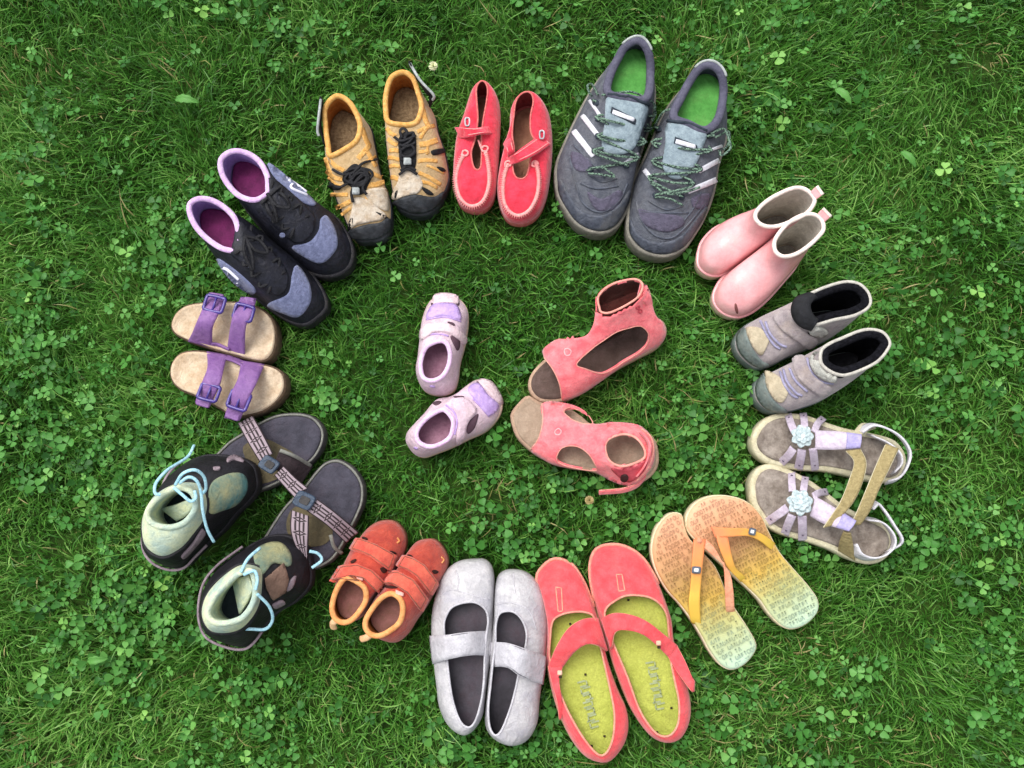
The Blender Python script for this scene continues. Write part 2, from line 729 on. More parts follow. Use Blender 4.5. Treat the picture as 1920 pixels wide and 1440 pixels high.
        F += [(b, a, a + K, b + K) for (a, b) in used if (b, a) not in used]
        return s.add(name, (np.vstack([top, bot]), F), m, parent)

    def strip(s, name, A, B, m, zs=None, th=0.0022, n=26, w=7, crown=0.0, parent=None, edge=None, edge_r=0.0008):
        """strap between two edge curves; zs = heights along it when the points carry none"""
        PA = resample(cr(s.pts(A, 0, zs), False), n)
        PB = resample(cr(s.pts(B, 0, zs), False), n)
        t = np.linspace(0, 1, w)
        G = PA[:, None] * (1 - t)[None, :, None] + PB[:, None] * t[None, :, None]
        G[..., 2] += crown * np.sin(math.pi * t)[None]
        G[..., 2] += wob(G, 0.0004, 70, s.seed)
        V, F = slab_mesh(G, th)
        ln = np.concatenate([[0], np.cumsum(np.linalg.norm(np.diff((PA + PB) / 2, axis=0), axis=1))])
        uv = np.stack(np.broadcast_arrays(t[None, :], ln[:, None]), -1).reshape(-1, 2)
        o = s.add(name, (V, F), m, parent, uv=np.vstack([uv, uv]))
        s.last = (PA, PB, G)
        if edge is not None:
            for P in (PA, PB):
                q = P.copy(); q[:, 2] += th * 0.5
                s.add('edging', tube_mesh(q, edge_r, False, 6), edge, o)
        return o

    def band(s, name, P, m, height=0.016, th=0.002, n=40, zs=None, parent=None, tilt=0.0):
        """strap standing on edge, as round a heel"""
        C = resample(cr(s.pts(P, 0, zs), False), n)
        t = np.linspace(-0.5, 0.5, 5)
        T = np.gradient(C, axis=0)
        o = np.stack([T[:, 1], -T[:, 0], np.zeros(n)], 1)
        o /= np.linalg.norm(o, axis=1)[:, None] + 1e-9
        G = C[:, None] + t[None, :, None] * (np.array([0, 0, height]) + o * tilt)[:, None, :]
        V, F = slab_mesh(G, th)
        ln = np.linspace(0, 0.2, n)
        uv = np.stack(np.broadcast_arrays(t[None, :] + 0.5, ln[:, None]), -1).reshape(-1, 2)
        return s.add(name, (V, F), m, parent, uv=np.vstack([uv, uv]))

    def tube(s, name, P, r, m, z=0.0, zs=None, closed=False, parent=None, seg=8, flat=1.0):
        C = cr(s.pts(P, z, zs), closed, 8)
        return s.add(name, tube_mesh(C, r, closed, seg, flat), m, parent)

    def block(s, name, c, u, v, z, th, m, parent=None, bev=0.0012):
        """flat rounded plate centred at c, half sides u and v (view vectors)"""
        c, u, v = np.array(c, float), np.array(u, float), np.array(v, float)
        cor = []
        for a in np.linspace(0, 2 * math.pi, 24, endpoint=False):
            ca, sa = math.cos(a), math.sin(a)
            f = 1 / (abs(ca) ** 6 + abs(sa) ** 6) ** (1 / 6)
            cor.append(c + u * ca * f + v * sa * f)
        R = s.pts([tuple(p) for p in cor], z)
        if area2(R) < 0:
            R = R[::-1]
        N = len(R)
        rings = [(0, 0), (0, th - bev), (bev, th)]
        V = np.vstack([np.column_stack([inset(R, d)[:, :2], R[:, 2] + h]) for d, h in rings])
        F = grid_faces(3, N, True) + [tuple(2 * N + j for j in range(N))]
        return s.add(name, (V, F), m, parent, smooth=False)

    def frame(s, name, c, u, v, z, r, m, parent=None, bar=True):
        """rectangular buckle frame"""
        c, u, v = np.array(c, float), np.array(u, float), np.array(v, float)
        P = [c + u * a + v * b for a, b in ((1, .8), (.85, 1), (-.85, 1), (-1, .8), (-1, -.8), (-.85, -1), (.85, -1), (1, -.8))]
        W = s.pts([tuple(p) for p in P], z)
        D = []
        for a, b in zip(W, np.roll(W, -1, 0)):
            D += [a, a * .66 + b * .34, a * .33 + b * .67]
        V, F = tube_mesh(np.array(D), r, True, 6)
        if bar:
            q = s.pts([tuple(c - v), tuple(c + v)], z)
            V2, F2 = tube_mesh(np.array([q[0], (q[0] + q[1]) / 2, q[1]]), r * 0.7, False, 6)
            F = F + [tuple(i + len(V) for i in f) for f in F2]
            V = np.vstack([V, V2])
        return s.add(name, (V, F), m, parent)

# ------------------------------------------------------------------ the lawn's soil
SOIL = -0.03
gm = mat('soil', '#243a16', '#3e5722', rough=0.95, scale=9, bump=0.6, bscale=60, spec=0.1)
gv = np.array([[-40, -40, SOIL], [40, -40, SOIL], [40, 40, SOIL], [-40, 40, SOIL]], float)
ground = mesh_obj('ground', gv, [(0, 1, 2, 3)], gm)
ground['kind'] = 'structure'

black_lace = mat('black_lace', '#0d0d10', '#1c1c22', rough=0.7, bump=0.5, bscale=1500)

# ================================================================== 1 purple and black walking shoes
v = (320, 250, 3.789)
m_up = mat('hiker_black', '#0e0f17', '#1d1f2c', rough=0.55, scale=90, bump=0.4, dirt=('#4a4650', .35))
m_sl = mat('hiker_slate', '#646b8c', '#7f86aa', rough=0.8, scale=150, bump=0.5, bscale=1200, btype='vor', sheen=.2)
m_co = mat('hiker_collar', '#c79fd0', '#dcbce6', rough=0.75, scale=120, bump=0.4, bscale=1400, sheen=.3)
m_li = mat('hiker_lining', '#8f74b4', '#a78ccb', rough=0.85, scale=90, bump=0.4, bscale=1200)
m_in = mat('hiker_insole', '#5a1246', '#74205a', rough=0.8, scale=70, bump=0.3)
m_ru = mat('hiker_rubber', '#15151a', '#2a292e', rough=0.6, scale=90, dirt=('#5b5550', .5))
m_wh = mat('hiker_mark', '#dfe0f0', '#eeeefb', rough=0.5, bump=0)
G1 = 'purple and black walking shoes'
for i, d in enumerate((
    dict(label='black and slate walking shoe with lilac collar, nearer the yellow sandals',
         out=[(1245, 955), (1130, 1003), (1000, 985), (880, 900), (720, 760), (590, 610, .025), (380, 340, .075), (350, 230, .085), (370, 140, .085), (440, 100, .085), (560, 118, .085), (670, 200, .085), (760, 300, .06), (880, 370, .035), (1030, 490), (1180, 600), (1268, 750), (1287, 860)],
         op=[(690, 435), (600, 482), (490, 455), (405, 375), (352, 275), (352, 180), (430, 122), (530, 128), (630, 188), (690, 290), (700, 380)],
         toe=[(865, 805), (985, 770), (1050, 690), (1065, 610), (1105, 590), (1162, 680), (1180, 800), (1120, 890), (1050, 918), (950, 875)],
         side=[(690, 215), (780, 275), (1010, 475), (1005, 515), (900, 470), (790, 370), (720, 290)],
         logo=[(815, 315), (880, 350), (975, 425), (965, 447), (915, 435), (850, 392)],
         ton=[(690, 330), (770, 360), (990, 560), (1020, 640), (990, 730), (900, 775), (790, 700), (660, 560), (640, 480), (700, 440)],
         lz=[((720, 350), (650, 500)), ((780, 400), (700, 560)), ((850, 455), (740, 620)), ((910, 520), (800, 670)), ((970, 590), (860, 730))],
         dots=[(700, 508), (800, 520), (800, 715), (960, 690)]),
    dict(label='black and slate walking shoe with lilac collar, nearer the purple buckle sandals',
         out=[(1080, 1255), (965, 1345), (860, 1335), (740, 1270), (600, 1165), (440, 1035), (340, 910, .03), (190, 730, .065), (130, 620, .08), (115, 520, .085), (160, 460, .085), (260, 447, .085), (380, 485, .085), (480, 570, .075), (640, 680, .035), (800, 820, .02), (960, 950), (1060, 1090), (1098, 1190)],
         op=[(485, 830), (380, 832), (275, 772), (185, 685), (132, 585), (130, 500), (200, 457), (300, 470), (400, 530), (468, 612), (490, 720)],
         toe=[(690, 1215), (830, 1140), (860, 1010), (890, 940), (960, 1020), (995, 1130), (980, 1220), (905, 1300), (800, 1275)],
         side=[(330, 890), (400, 925), (520, 1020), (605, 1110), (575, 1140), (480, 1085), (390, 990)],
         logo=[(365, 945), (412, 958), (494, 1030), (486, 1055), (425, 1035)],
         ton=[(480, 640), (590, 720), (720, 850), (815, 980), (830, 1080), (770, 1150), (650, 1080), (560, 960), (450, 870), (440, 820)],
         lz=[((560, 680), (470, 850)), ((630, 760), (530, 930)), ((700, 830), (590, 1000)), ((750, 910), (640, 1070)), ((800, 990), (700, 1120))],
         dots=[(470, 730), (530, 870), (570, 935), (760, 1080)]),
)):
    s = Shoe(v, 'walking_shoe', d['label'], 'shoe', G1)
    s.outline(d['out'], .02)
    s.opening(d['op'], (.088, .08, .088))
    s.sole(m_ru, out=.002, z1=.014)
    s.upper(m_up, m_li, k=.62, rim=m_co, rim_r=.0036, rim_flat=.85, thick=.005, rim_in=.0015)
    s.bed(m_in, z=.054, ins=.005, dish=.003)
    s.patch('toe_panel', d['toe'], m_sl)
    s.patch('side_panel', d['side'], m_sl)
    s.line('side_mark', d['logo'][:3], .0026, m_wh, off=.0022, flat=.5)
    s.line('side_mark', [d['logo'][1], d['logo'][-1], d['logo'][3]], .0018, m_wh, off=.0022, flat=.5)
    s.patch('tongue', d['ton'], m_up, th=.003, puff=.002)
    lz = d['lz']
    s.lace('lace', [p[j % 2] for j, p in enumerate(lz)], .0021, black_lace, off=.006)
    s.lace('lace', [p[(j + 1) % 2] for j, p in enumerate(lz)], .0021, black_lace, off=.008)
    a, b = lz[0]
    cx, cy = (a[0] + b[0]) / 2, (a[1] + b[1]) / 2
    s.lace('lace_bow', [(cx, cy), (cx + 90, cy + 30), (cx + 150, cy + 110), (cx + 70, cy + 90), (cx, cy)], .0021, black_lace, off=.012)
    s.lace('lace_bow', [(cx, cy), (cx + 10, cy + 90), (cx + 80, cy + 190), (cx + 60, cy + 110), (cx, cy)], .0021, black_lace, off=.012)
    for q in d['dots']:
        s.patch('eyelet', [(q[0] - 16, q[1] - 12), (q[0] + 14, q[1] - 14), (q[0] + 18, q[1] + 12), (q[0] - 10, q[1] + 14)], m_sl, off=.0035, th=.0006, step=3)

# ================================================================== 2 yellow closed-toe sandals
v = (580, 100, 4.0)
m_up = mat('sandal_tan', '#ae9064', '#c6aa80', rough=0.85, scale=160, bump=0.5, bscale=900, dirt=('#8a7a5c', .5), sheen=.2)
m_or = mat('sandal_webbing', '#cc9448', '#dfb06a', rough=0.8, scale=200, bump=0.5, bscale=1200)
m_li = mat('sandal_orange_lining', '#a85c1c', '#c47a34', rough=0.85, scale=120, bump=.3)
m_in = mat('sandal_brown_insole', '#6a553c', '#8c7658', rough=0.9, scale=260, bump=0.8, bscale=500, contrast=(.4, .6))
m_ru = mat('sandal_rubber', '#17191c', '#30343a', rough=0.6, scale=60, dirt=('#55565a', .5))
m_pa = mat('sandal_pale', '#b9a58c', '#d8cdbd', rough=0.85, scale=110, bump=.4, dirt=('#a08a64', .5))
m_gy = mat('sandal_grey_strap', '#8d9292', '#b4bab8', rough=.7, scale=150)
m_bl = mat('sandal_black', '#0c0d10', '#17181d', rough=.8, bump=.4)
G2 = 'yellow closed-toe sandals'
defs = [
    dict(label='yellow closed-toe sandal with pale toe, beside the black walking shoe',
         out=[(440, 1392), (350, 1385), (300, 1310), (240, 1190), (170, 1020), (128, 870), (105, 700, .03), (97, 520, .045), (115, 380, .055), (200, 306, .055), (300, 345, .055), (425, 470, .045), (470, 640, .03), (525, 880), (592, 1060), (608, 1200), (592, 1320), (535, 1378)],
         op=[(265, 728), (155, 776), (134, 690), (116, 560), (113, 410), (200, 316), (300, 358), (372, 480), (386, 570), (355, 662)],
         toe=[(305, 1335), (350, 1305), (440, 1280), (530, 1268), (580, 1235), (606, 1280), (590, 1335), (500, 1385), (400, 1392), (325, 1378)],
         pale=[(335, 1085), (420, 1090), (520, 1165), (575, 1215), (530, 1250), (440, 1268), (350, 1290), (310, 1320), (300, 1265), (325, 1150)],
         white=[(425, 1030), (560, 1010), (590, 1080), (590, 1180), (520, 1160), (440, 1100)],
         strips=[((128, 880), (180, 930), (250, 950), 26), ((140, 930), (200, 985), (260, 1000), 16), ((365, 790), (410, 740), (450, 690), 28), ((400, 830), (470, 790), (500, 770), 16), ((420, 990), (500, 985), (560, 965), 30), ((420, 1090), (500, 1095), (585, 1110), 26), ((200, 1160), (250, 1140), (310, 1110), 26), ((160, 1060), (220, 1060), (290, 1060), 22), ((240, 1210), (270, 1190), (310, 1160), 18), ((150, 800), (200, 850), (260, 880), 24), ((395, 560), (420, 640), (450, 700), 26), ((430, 730), (470, 800), (500, 850), 22), ((470, 900), (510, 920), (545, 930), 22), ((120, 780), (140, 850), (160, 900), 20)],
         slits=[[(312, 1238), (328, 1236), (326, 1290), (300, 1335), (292, 1300)], [(495, 1188), (545, 1205), (590, 1236), (560, 1236)], [(150, 985), (235, 995), (225, 1025), (160, 1015)]],
         panel=[(270, 890), (340, 830), (430, 880), (465, 930), (440, 990), (410, 1050), (350, 1060), (310, 1000), (250, 960)],
         lock=(352, 1035), bow=[[(180, 870), (250, 910), (330, 900), (400, 830), (490, 800)], [(150, 970), (230, 1005), (310, 960), (380, 880), (440, 930), (400, 1010), (430, 1060)], [(330, 930), (360, 860), (420, 900), (360, 960), (320, 1040), (330, 1120)], [(300, 900), (340, 990), (430, 960), (390, 900), (300, 940)], [(260, 905), (330, 870), (440, 880), (460, 930), (350, 980), (270, 950), (300, 900)], [(320, 1000), (380, 930), (430, 890), (410, 980), (340, 1010)]],
         strap=[(88, 340, .058), (74, 440, .056), (78, 560, .05), (112, 695, .042)], edgestrap=[(86, 345, .066), (62, 560, .062), (70, 620, .058)]),
    dict(label='yellow closed-toe sandal with cord lock, beside the red moccasin',
         out=[(790, 1196), (690, 1160), (635, 1090), (600, 900), (577, 700), (560, 520, .03), (556, 340, .055), (600, 180, .055), (700, 126, .055), (790, 172, .055), (850, 290, .055), (930, 410, .04), (960, 560, .025), (1012, 720), (1038, 850), (1043, 940), (1000, 1060), (950, 1140), (880, 1188)],
         op=[(700, 543), (588, 517), (566, 420), (570, 300), (610, 180), (700, 136), (780, 180), (822, 290), (848, 400), (822, 500), (775, 537)],
         toe=[(638, 1118), (700, 1080), (800, 1058), (900, 1075), (950, 1070), (1010, 1035), (960, 1130), (880, 1184), (780, 1190), (690, 1155)],
         pale=[(690, 890), (740, 876), (805, 900), (850, 980), (815, 1045), (760, 1060), (690, 1080), (650, 1100), (622, 1075), (660, 975)],
         white=[(640, 1010), (665, 980), (690, 1020), (660, 1090), (625, 1085)],
         strips=[((825, 685), (880, 680), (960, 650), 32), ((815, 810), (870, 800), (960, 808), 22), ((820, 895), (890, 925), (985, 985), 22), ((880, 840), (930, 860), (1010, 900), 14), ((830, 640), (860, 590), (900, 540), 20), ((600, 730), (640, 725), (670, 735), 24), ((600, 850), (640, 840), (680, 850), 22), ((590, 780), (630, 785), (680, 800), 22), ((610, 930), (640, 930), (670, 950), 26), ((880, 760), (885, 720), (890, 690), 14), ((850, 420), (870, 500), (900, 560), 26), ((810, 590), (870, 560), (940, 540), 22), ((580, 560), (610, 600), (650, 620), 24), ((590, 640), (620, 670), (660, 690), 22), ((820, 740), (880, 735), (900, 740), 20), ((830, 960), (900, 975), (960, 1010), 20)],
         slits=[[(915, 730), (1000, 715), (1010, 745), (930, 765)], [(955, 850), (1000, 860), (1020, 885), (985, 885)], [(835, 1000), (890, 1020), (932, 1060), (880, 1055)], [(655, 1030), (668, 1030), (655, 1080), (630, 1095)]],
         panel=[(672, 640), (720, 590), (790, 610), (802, 700), (795, 850), (740, 880), (690, 865), (672, 740)],
         lock=(740, 815), bow=[[(640, 630), (690, 660), (760, 640), (800, 620)], [(680, 690), (740, 700), (800, 670)], [(680, 760), (740, 780), (800, 740)], [(690, 880), (740, 850), (800, 880)], [(700, 640), (685, 590), (710, 570), (735, 600), (715, 650)], [(690, 730), (760, 690), (790, 750), (700, 800), (690, 730)], [(720, 620), (780, 600), (760, 660), (700, 700)], [(680, 910), (740, 870), (810, 910)]],
         strap=[(757, 78, .066), (810, 170, .06), (880, 275, .055), (925, 320, .05), (905, 390, .04)], edgestrap=[(755, 75, .07), (830, 200, .068), (930, 310, .06), (925, 350, .05)]),
]
for i, d in enumerate(defs):
    s = Shoe(v, 'closed_toe_sandal', d['label'], 'sandal', G2)
    s.outline(d['out'], .02)
    s.opening(d['op'], (.052, .05, .055))
    s.sole(m_ru, out=.001, z1=.012)
    s.upper(m_up, m_li, k=.66, rim=m_or, rim_r=.0036, thick=.004)
    s.bed(m_in, z=.018, ins=.004, dish=.002)
    s.patch('toe_bumper', d['toe'], m_ru, th=.003, puff=.002)
    s.patch('toe_panel', d['pale'], m_pa, th=.001)
    s.patch('vamp_panel', d['white'], m_pa, th=.0007)
    for a, b, c, w in d['strips']:
        a, b, c = map(np.array, (a, b, c))
        n1 = np.array([-(c - a)[1], (c - a)[0]], float); n1 *= w * .66 / np.linalg.norm(n1)
        s.patch('webbing_strap', [tuple(a + n1), tuple(b + n1), tuple(c + n1), tuple(c - n1), tuple(b - n1), tuple(a - n1)], m_or, th=.0005, off=.0001, smooth=False, step=3)
    for q in d['slits']:
        s.patch('side_opening', q, m_bl, off=.0002, th=.0012, step=4)  # black inset paints the dark of an opening, nothing is cut through
    s.patch('lace_panel', d['panel'], m_bl, th=.001)
    for q in d['bow']:
        s.lace('cord', q, .0019, black_lace, off=.0045)
    lx, ly = d['lock']
    s.patch('cord_lock', [(lx - 26, ly - 26), (lx + 26, ly - 24), (lx + 26, ly + 24), (lx - 26, ly + 26)], m_gy, off=.004, th=.004, smooth=False, step=4)
    s.band('heel_strap', d['strap'], m_bl, height=.016, th=.002)
    s.tube('strap_edge', d['edgestrap'], .0018, m_gy)

# ================================================================== 3 red moccasins
v = (830, 130, 4.8)
m_up = mat('moccasin_red', '#cc2038', '#e83c54', rough=0.9, scale=90, bump=0.5, bscale=1500, sheen=.5, dirt=('#9c3a3a', .45))
m_st = mat('moccasin_stitch', '#f08a8e', '#f6b0a8', rough=0.8, bump=.4, scale=400)
m_in = mat('moccasin_insole', '#8a5c48', '#a87a60', rough=0.9, scale=60)
m_li = mat('moccasin_lining', '#8a2a30', '#a84848', rough=0.9, scale=60)
m_ri = mat('moccasin_edge', '#c4585a', '#d87c74', rough=.9, scale=200)
m_mt = mat('moccasin_ring', '#9a9aa0', '#c8c8cc', rough=.35, bump=0)
G3 = 'red suede moccasins'
defs = [
    dict(label='red suede moccasin with narrow closed throat, beside the yellow sandal',
         out=[(260, 1248), (160, 1200), (110, 1085), (95, 950), (98, 800), (125, 600), (175, 400, .035), (215, 230, .05), (252, 130, .055), (300, 84, .055), (355, 70, .055), (415, 82, .055), (462, 125, .055), (498, 200, .05), (518, 330, .035), (513, 600), (500, 850), (483, 1050), (440, 1175), (360, 1243)],
         op=[(312, 908), (278, 885), (258, 810), (256, 730), (292, 610), (312, 450), (304, 300), (298, 190), (318, 125), (355, 100), (390, 122), (410, 190), (398, 300), (368, 470), (354, 620), (356, 740), (350, 860), (338, 895)],
         stitch=[(195, 770), (155, 850), (126, 980), (145, 1110), (192, 1190), (262, 1225), (340, 1200), (392, 1120), (417, 1000), (407, 850), (385, 745)],
         straps=[([(120, 520), (200, 527), (300, 537), (435, 515)], [(168, 622), (260, 606), (350, 588), (437, 587)])], ring=(222, 470), tabs=[(205, 755), (382, 715)]),
    dict(label='red suede moccasin with open slanting strap, beside the grey sports shoe',
         out=[(660, 1360), (570, 1315), (508, 1185), (488, 1050), (508, 900), (556, 700), (598, 520, .035), (602, 360, .05), (622, 270, .055), (668, 210, .055), (745, 172, .055), (840, 178, .055), (905, 220, .055), (945, 285, .05), (978, 420, .035), (990, 650), (978, 900), (940, 1125), (870, 1275), (770, 1350)],
         op=[(705, 990), (655, 970), (630, 910), (628, 840), (640, 720), (622, 580), (638, 400), (655, 290), (700, 222), (760, 198), (806, 225), (820, 300), (796, 420), (798, 560), (834, 650), (806, 760), (780, 890), (755, 965)],
         stitch=[(592, 850), (560, 950), (546, 1080), (560, 1200), (610, 1282), (690, 1312), (780, 1262), (842, 1150), (863, 1020), (853, 900), (832, 830)],
         straps=[([(870, 600), (760, 678), (650, 757), (585, 790)], [(967, 682), (850, 762), (740, 815), (615, 862)]), ([(556, 680), (575, 740), (592, 800)], [(606, 590), (635, 700), (650, 790)])], ring=(893, 585), tabs=[(592, 850), (832, 850)]),
]
for i, d in enumerate(defs):
    s = Shoe(v, 'moccasin', d['label'], 'shoe', G3)
    s.outline(d['out'], .018)
    s.opening(d['op'], (.036, .045, .055))
    s.sole(m_ri, z1=.008)
    s.upper(m_up, m_li, k=.9, pw=1.7, rim=m_ri, rim_r=.0012, thick=.002)
    s.bed(m_in, z=.012, ins=.006)
    s.line('stitched_seam', d['stitch'], .0026, m_st, off=.001, flat=.8)
    P = s.on(d['stitch'], .0034, 62)
    vs_, fs_ = [], []
    for k in range(1, 61):
        t_ = P[k + 1] - P[k - 1]; t_ /= np.linalg.norm(t_)
        sd = np.cross(t_, [0, 0, 1.0])
        a_, b_ = tube_mesh(np.array([P[k] - sd * .0034 - [0, 0, .001], P[k], P[k] + sd * .0034 - [0, 0, .001]]), .00045, False, 5)
        fs_ += [tuple(q + len(vs_) for q in f) for f in b_]
        vs_ += a_.tolist()
    s.add('stitching', (np.array(vs_), fs_), m_st)
    for a, b in d['straps']:
        o = s.strip('strap', a, b, m_up, zs=(.036, .05, .053, .038), th=.0025)
        PA, PB, _ = s.last
        for f in (.16, .84):
            q = PA * (1 - f) + PB * f; q[:, 2] += .0028
            s.add('topstitch', tube_mesh(q, .0006, False, 5), m_st, o)
    rx, ry = d['ring']
    s.tube('ring', [(rx - 14, ry - 30), (rx + 14, ry - 30), (rx + 20, ry), (rx + 12, ry + 35), (rx - 14, ry + 35), (rx - 20, ry)], .0011, m_mt, z=.045, closed=True)
    for tx, ty in d['tabs']:
        s.line('corner_stitch', [(tx - 25, ty + 20), (tx - 20, ty - 15), (tx + 5, ty - 22), (tx + 25, ty - 5), (tx + 10, ty + 22)], .0014, m_st, off=.001, closed=True)

# ================================================================== 4 grey sports shoes
v = (1020, 30, 3.063)
m_up = mat('sport_mesh', '#50535e', '#676b74', rough=0.8, scale=120, bump=0.7, bscale=1100, btype='vor', dirt=('#6d6a66', .4))
m_vi = mat('sport_violet_mesh', '#514e5e', '#656074', rough=0.8, scale=150, bump=0.7, bscale=1100, btype='vor')
m_ov = mat('sport_overlay', '#3e434f', '#555a66', rough=0.6, scale=80, bump=.2, dirt=('#7c786e', .5))
m_co = mat('sport_collar', '#4b4a5c', '#5c5b6c', rough=.85, scale=140, bump=.4, bscale=1400)
m_li = mat('sport_lining', '#2b2c3c', '#3b3c50', rough=.9, scale=120, bump=.4, bscale=1200)
m_in = mat('sport_insole', '#458a38', '#5ca44c', rough=.8, scale=50, bump=.3, bscale=900, dirt=('#5c6e3c', .6))
m_to = mat('sport_tongue', '#7c8c96', '#98a8b0', rough=.8, scale=130, bump=.5, bscale=1000, btype='vor', dirt=('#5c7078', .6))
m_wh = mat('sport_stripe', '#cfcfd8', '#e2e2ea', rough=.45, bump=0, scale=90, dirt=('#9a98a0', .4))
m_so = mat('sport_midsole', '#6d6a62', '#8f8b80', rough=.8, scale=60, dirt=('#46443c', .7))
m_ht = mat('sport_heel_tab', '#9aa09e', '#b4bab6', rough=.5, scale=90, dirt=('#7c8078', .5))
m_dk = mat('sport_dark', '#1e2630', '#2e3844', rough=.7, bump=.2)
m_la = mat('sport_lace', '#1c282a', '#74907c', rough=.8, scale=520, bump=.3, contrast=(.46, .54))
G4 = 'grey sports shoes with white stripes'
defs = [
    dict(label='grey sports shoe with white stripes and green insole, beside the red moccasin',
         out=[(310, 1238), (200, 1195), (125, 1100), (80, 1000), (72, 860), (125, 710, .025), (195, 550, .035), (265, 390, .055), (365, 220, .07), (455, 112, .085), (550, 72, .085), (635, 105, .085), (664, 200, .08), (662, 380, .055), (628, 560, .035), (565, 750), (525, 900), (503, 1010), (475, 1110), (405, 1212)],
         op=[(470, 462), (375, 435), (392, 335), (440, 235), (480, 175), (545, 150), (592, 215), (602, 330), (580, 465)],
         ton=[(368, 470), (470, 478), (582, 520), (555, 640), (510, 760), (420, 800), (335, 765), (348, 620)], tonedge=[(372, 455), (470, 462), (585, 510)],
         lab=[(395, 545), (515, 590), (508, 612), (388, 568)],
         stripes=[((262, 485), (330, 582), 18), ((222, 572), (320, 700), 28), ((172, 660), (285, 805), 32), ((545, 795), (465, 850), 26)],
         vio=[(250, 1010), (330, 1050), (430, 1000), (450, 1040), (400, 1110), (300, 1110)], vio2=[(160, 780), (260, 820), (270, 890), (180, 880)],
         cap=[(95, 940), (130, 1000), (190, 1100), (260, 1140), (350, 1140), (430, 1080), (490, 1000), (495, 1030), (460, 1120), (400, 1205), (310, 1232), (200, 1190), (125, 1095), (85, 1000)],
         ridge=[[(150, 820), (180, 950), (230, 1080), (330, 1125), (430, 1060), (480, 960)], [(250, 905), (330, 950), (420, 930)], [(210, 960), (300, 990), (430, 975)], [(170, 740), (290, 860), (350, 930)]],
         eye=[((300, 500), (600, 570)), ((310, 590), (590, 640)), ((310, 690), (550, 720)), ((290, 775), (520, 810)), ((270, 880), (470, 860))],
         lo=[[(300, 480), (260, 440), (250, 400), (300, 410), (330, 470)], [(350, 470), (430, 440), (520, 440), (600, 500), (600, 560)], [(590, 600), (640, 560), (600, 520)], [(250, 890), (330, 870), (400, 920), (330, 910), (260, 905)]],
         tab=([(480, 92, .086), (550, 62, .086), (640, 98, .086), (664, 160, .082)])),
    dict(label='grey sports shoe with white stripes and green insole, beside the pink rain boots',
         out=[(690, 1372), (570, 1345), (495, 1262), (487, 1150), (515, 960), (578, 820, .025), (645, 660, .04), (715, 490, .06), (815, 330, .078), (905, 240, .085), (990, 232, .085), (1072, 285, .085), (1080, 400, .08), (1084, 560, .055), (1055, 700, .03), (1003, 850), (978, 1000), (932, 1130), (882, 1222), (800, 1332)],
         op=[(830, 612), (752, 575), (795, 475), (842, 385), (900, 305), (962, 292), (1012, 345), (1020, 455), (990, 590), (920, 648)],
         ton=[(722, 622), (830, 632), (922, 672), (905, 760), (865, 860), (800, 930), (725, 930), (682, 860), (700, 740)], tonedge=[(725, 610), (830, 620), (925, 662)],
         lab=[(756, 714), (868, 746), (862, 768), (750, 737)],
         stripes=[((1002, 828), (885, 892), 26), ((988, 940), (825, 1008), 30), ((577, 885), (640, 960), 26), ((1020, 745), (930, 780), 16)],
         vio=[(540, 1110), (640, 1130), (780, 1150), (800, 1200), (700, 1240), (580, 1200)], vio2=[(850, 1040), (950, 1020), (930, 1100), (860, 1100)],
         cap=[(500, 1170), (530, 1240), (600, 1290), (690, 1300), (790, 1260), (880, 1150), (930, 1090), (925, 1140), (880, 1220), (800, 1325), (690, 1365), (575, 1338), (500, 1255)],
         ridge=[[(530, 1060), (560, 1170), (640, 1260), (740, 1270), (840, 1180), (930, 1060)], [(600, 1060), (700, 1110), (800, 1090)], [(560, 1120), (680, 1130), (830, 1130)], [(900, 1010), (860, 1100), (800, 1180)]],
         eye=[((660, 650), (950, 690)), ((650, 740), (940, 770)), ((640, 840), (890, 880)), ((620, 930), (850, 960)), ((640, 1030), (790, 1040))],
         lo=[[(660, 650), (720, 560), (800, 540), (880, 560), (920, 640)], [(760, 560), (840, 520), (920, 570), (880, 620)], [(940, 680), (1000, 650), (1060, 700), (1070, 760), (1020, 800), (980, 770)], [(960, 700), (1030, 660), (1060, 730), (1000, 770)], [(620, 960), (700, 1020), (800, 1010), (880, 980)], [(640, 1040), (720, 1050), (790, 1085)]],
         tab=([(905, 235, .086), (960, 226, .086), (1030, 245, .086), (1074, 290, .086)])),
]
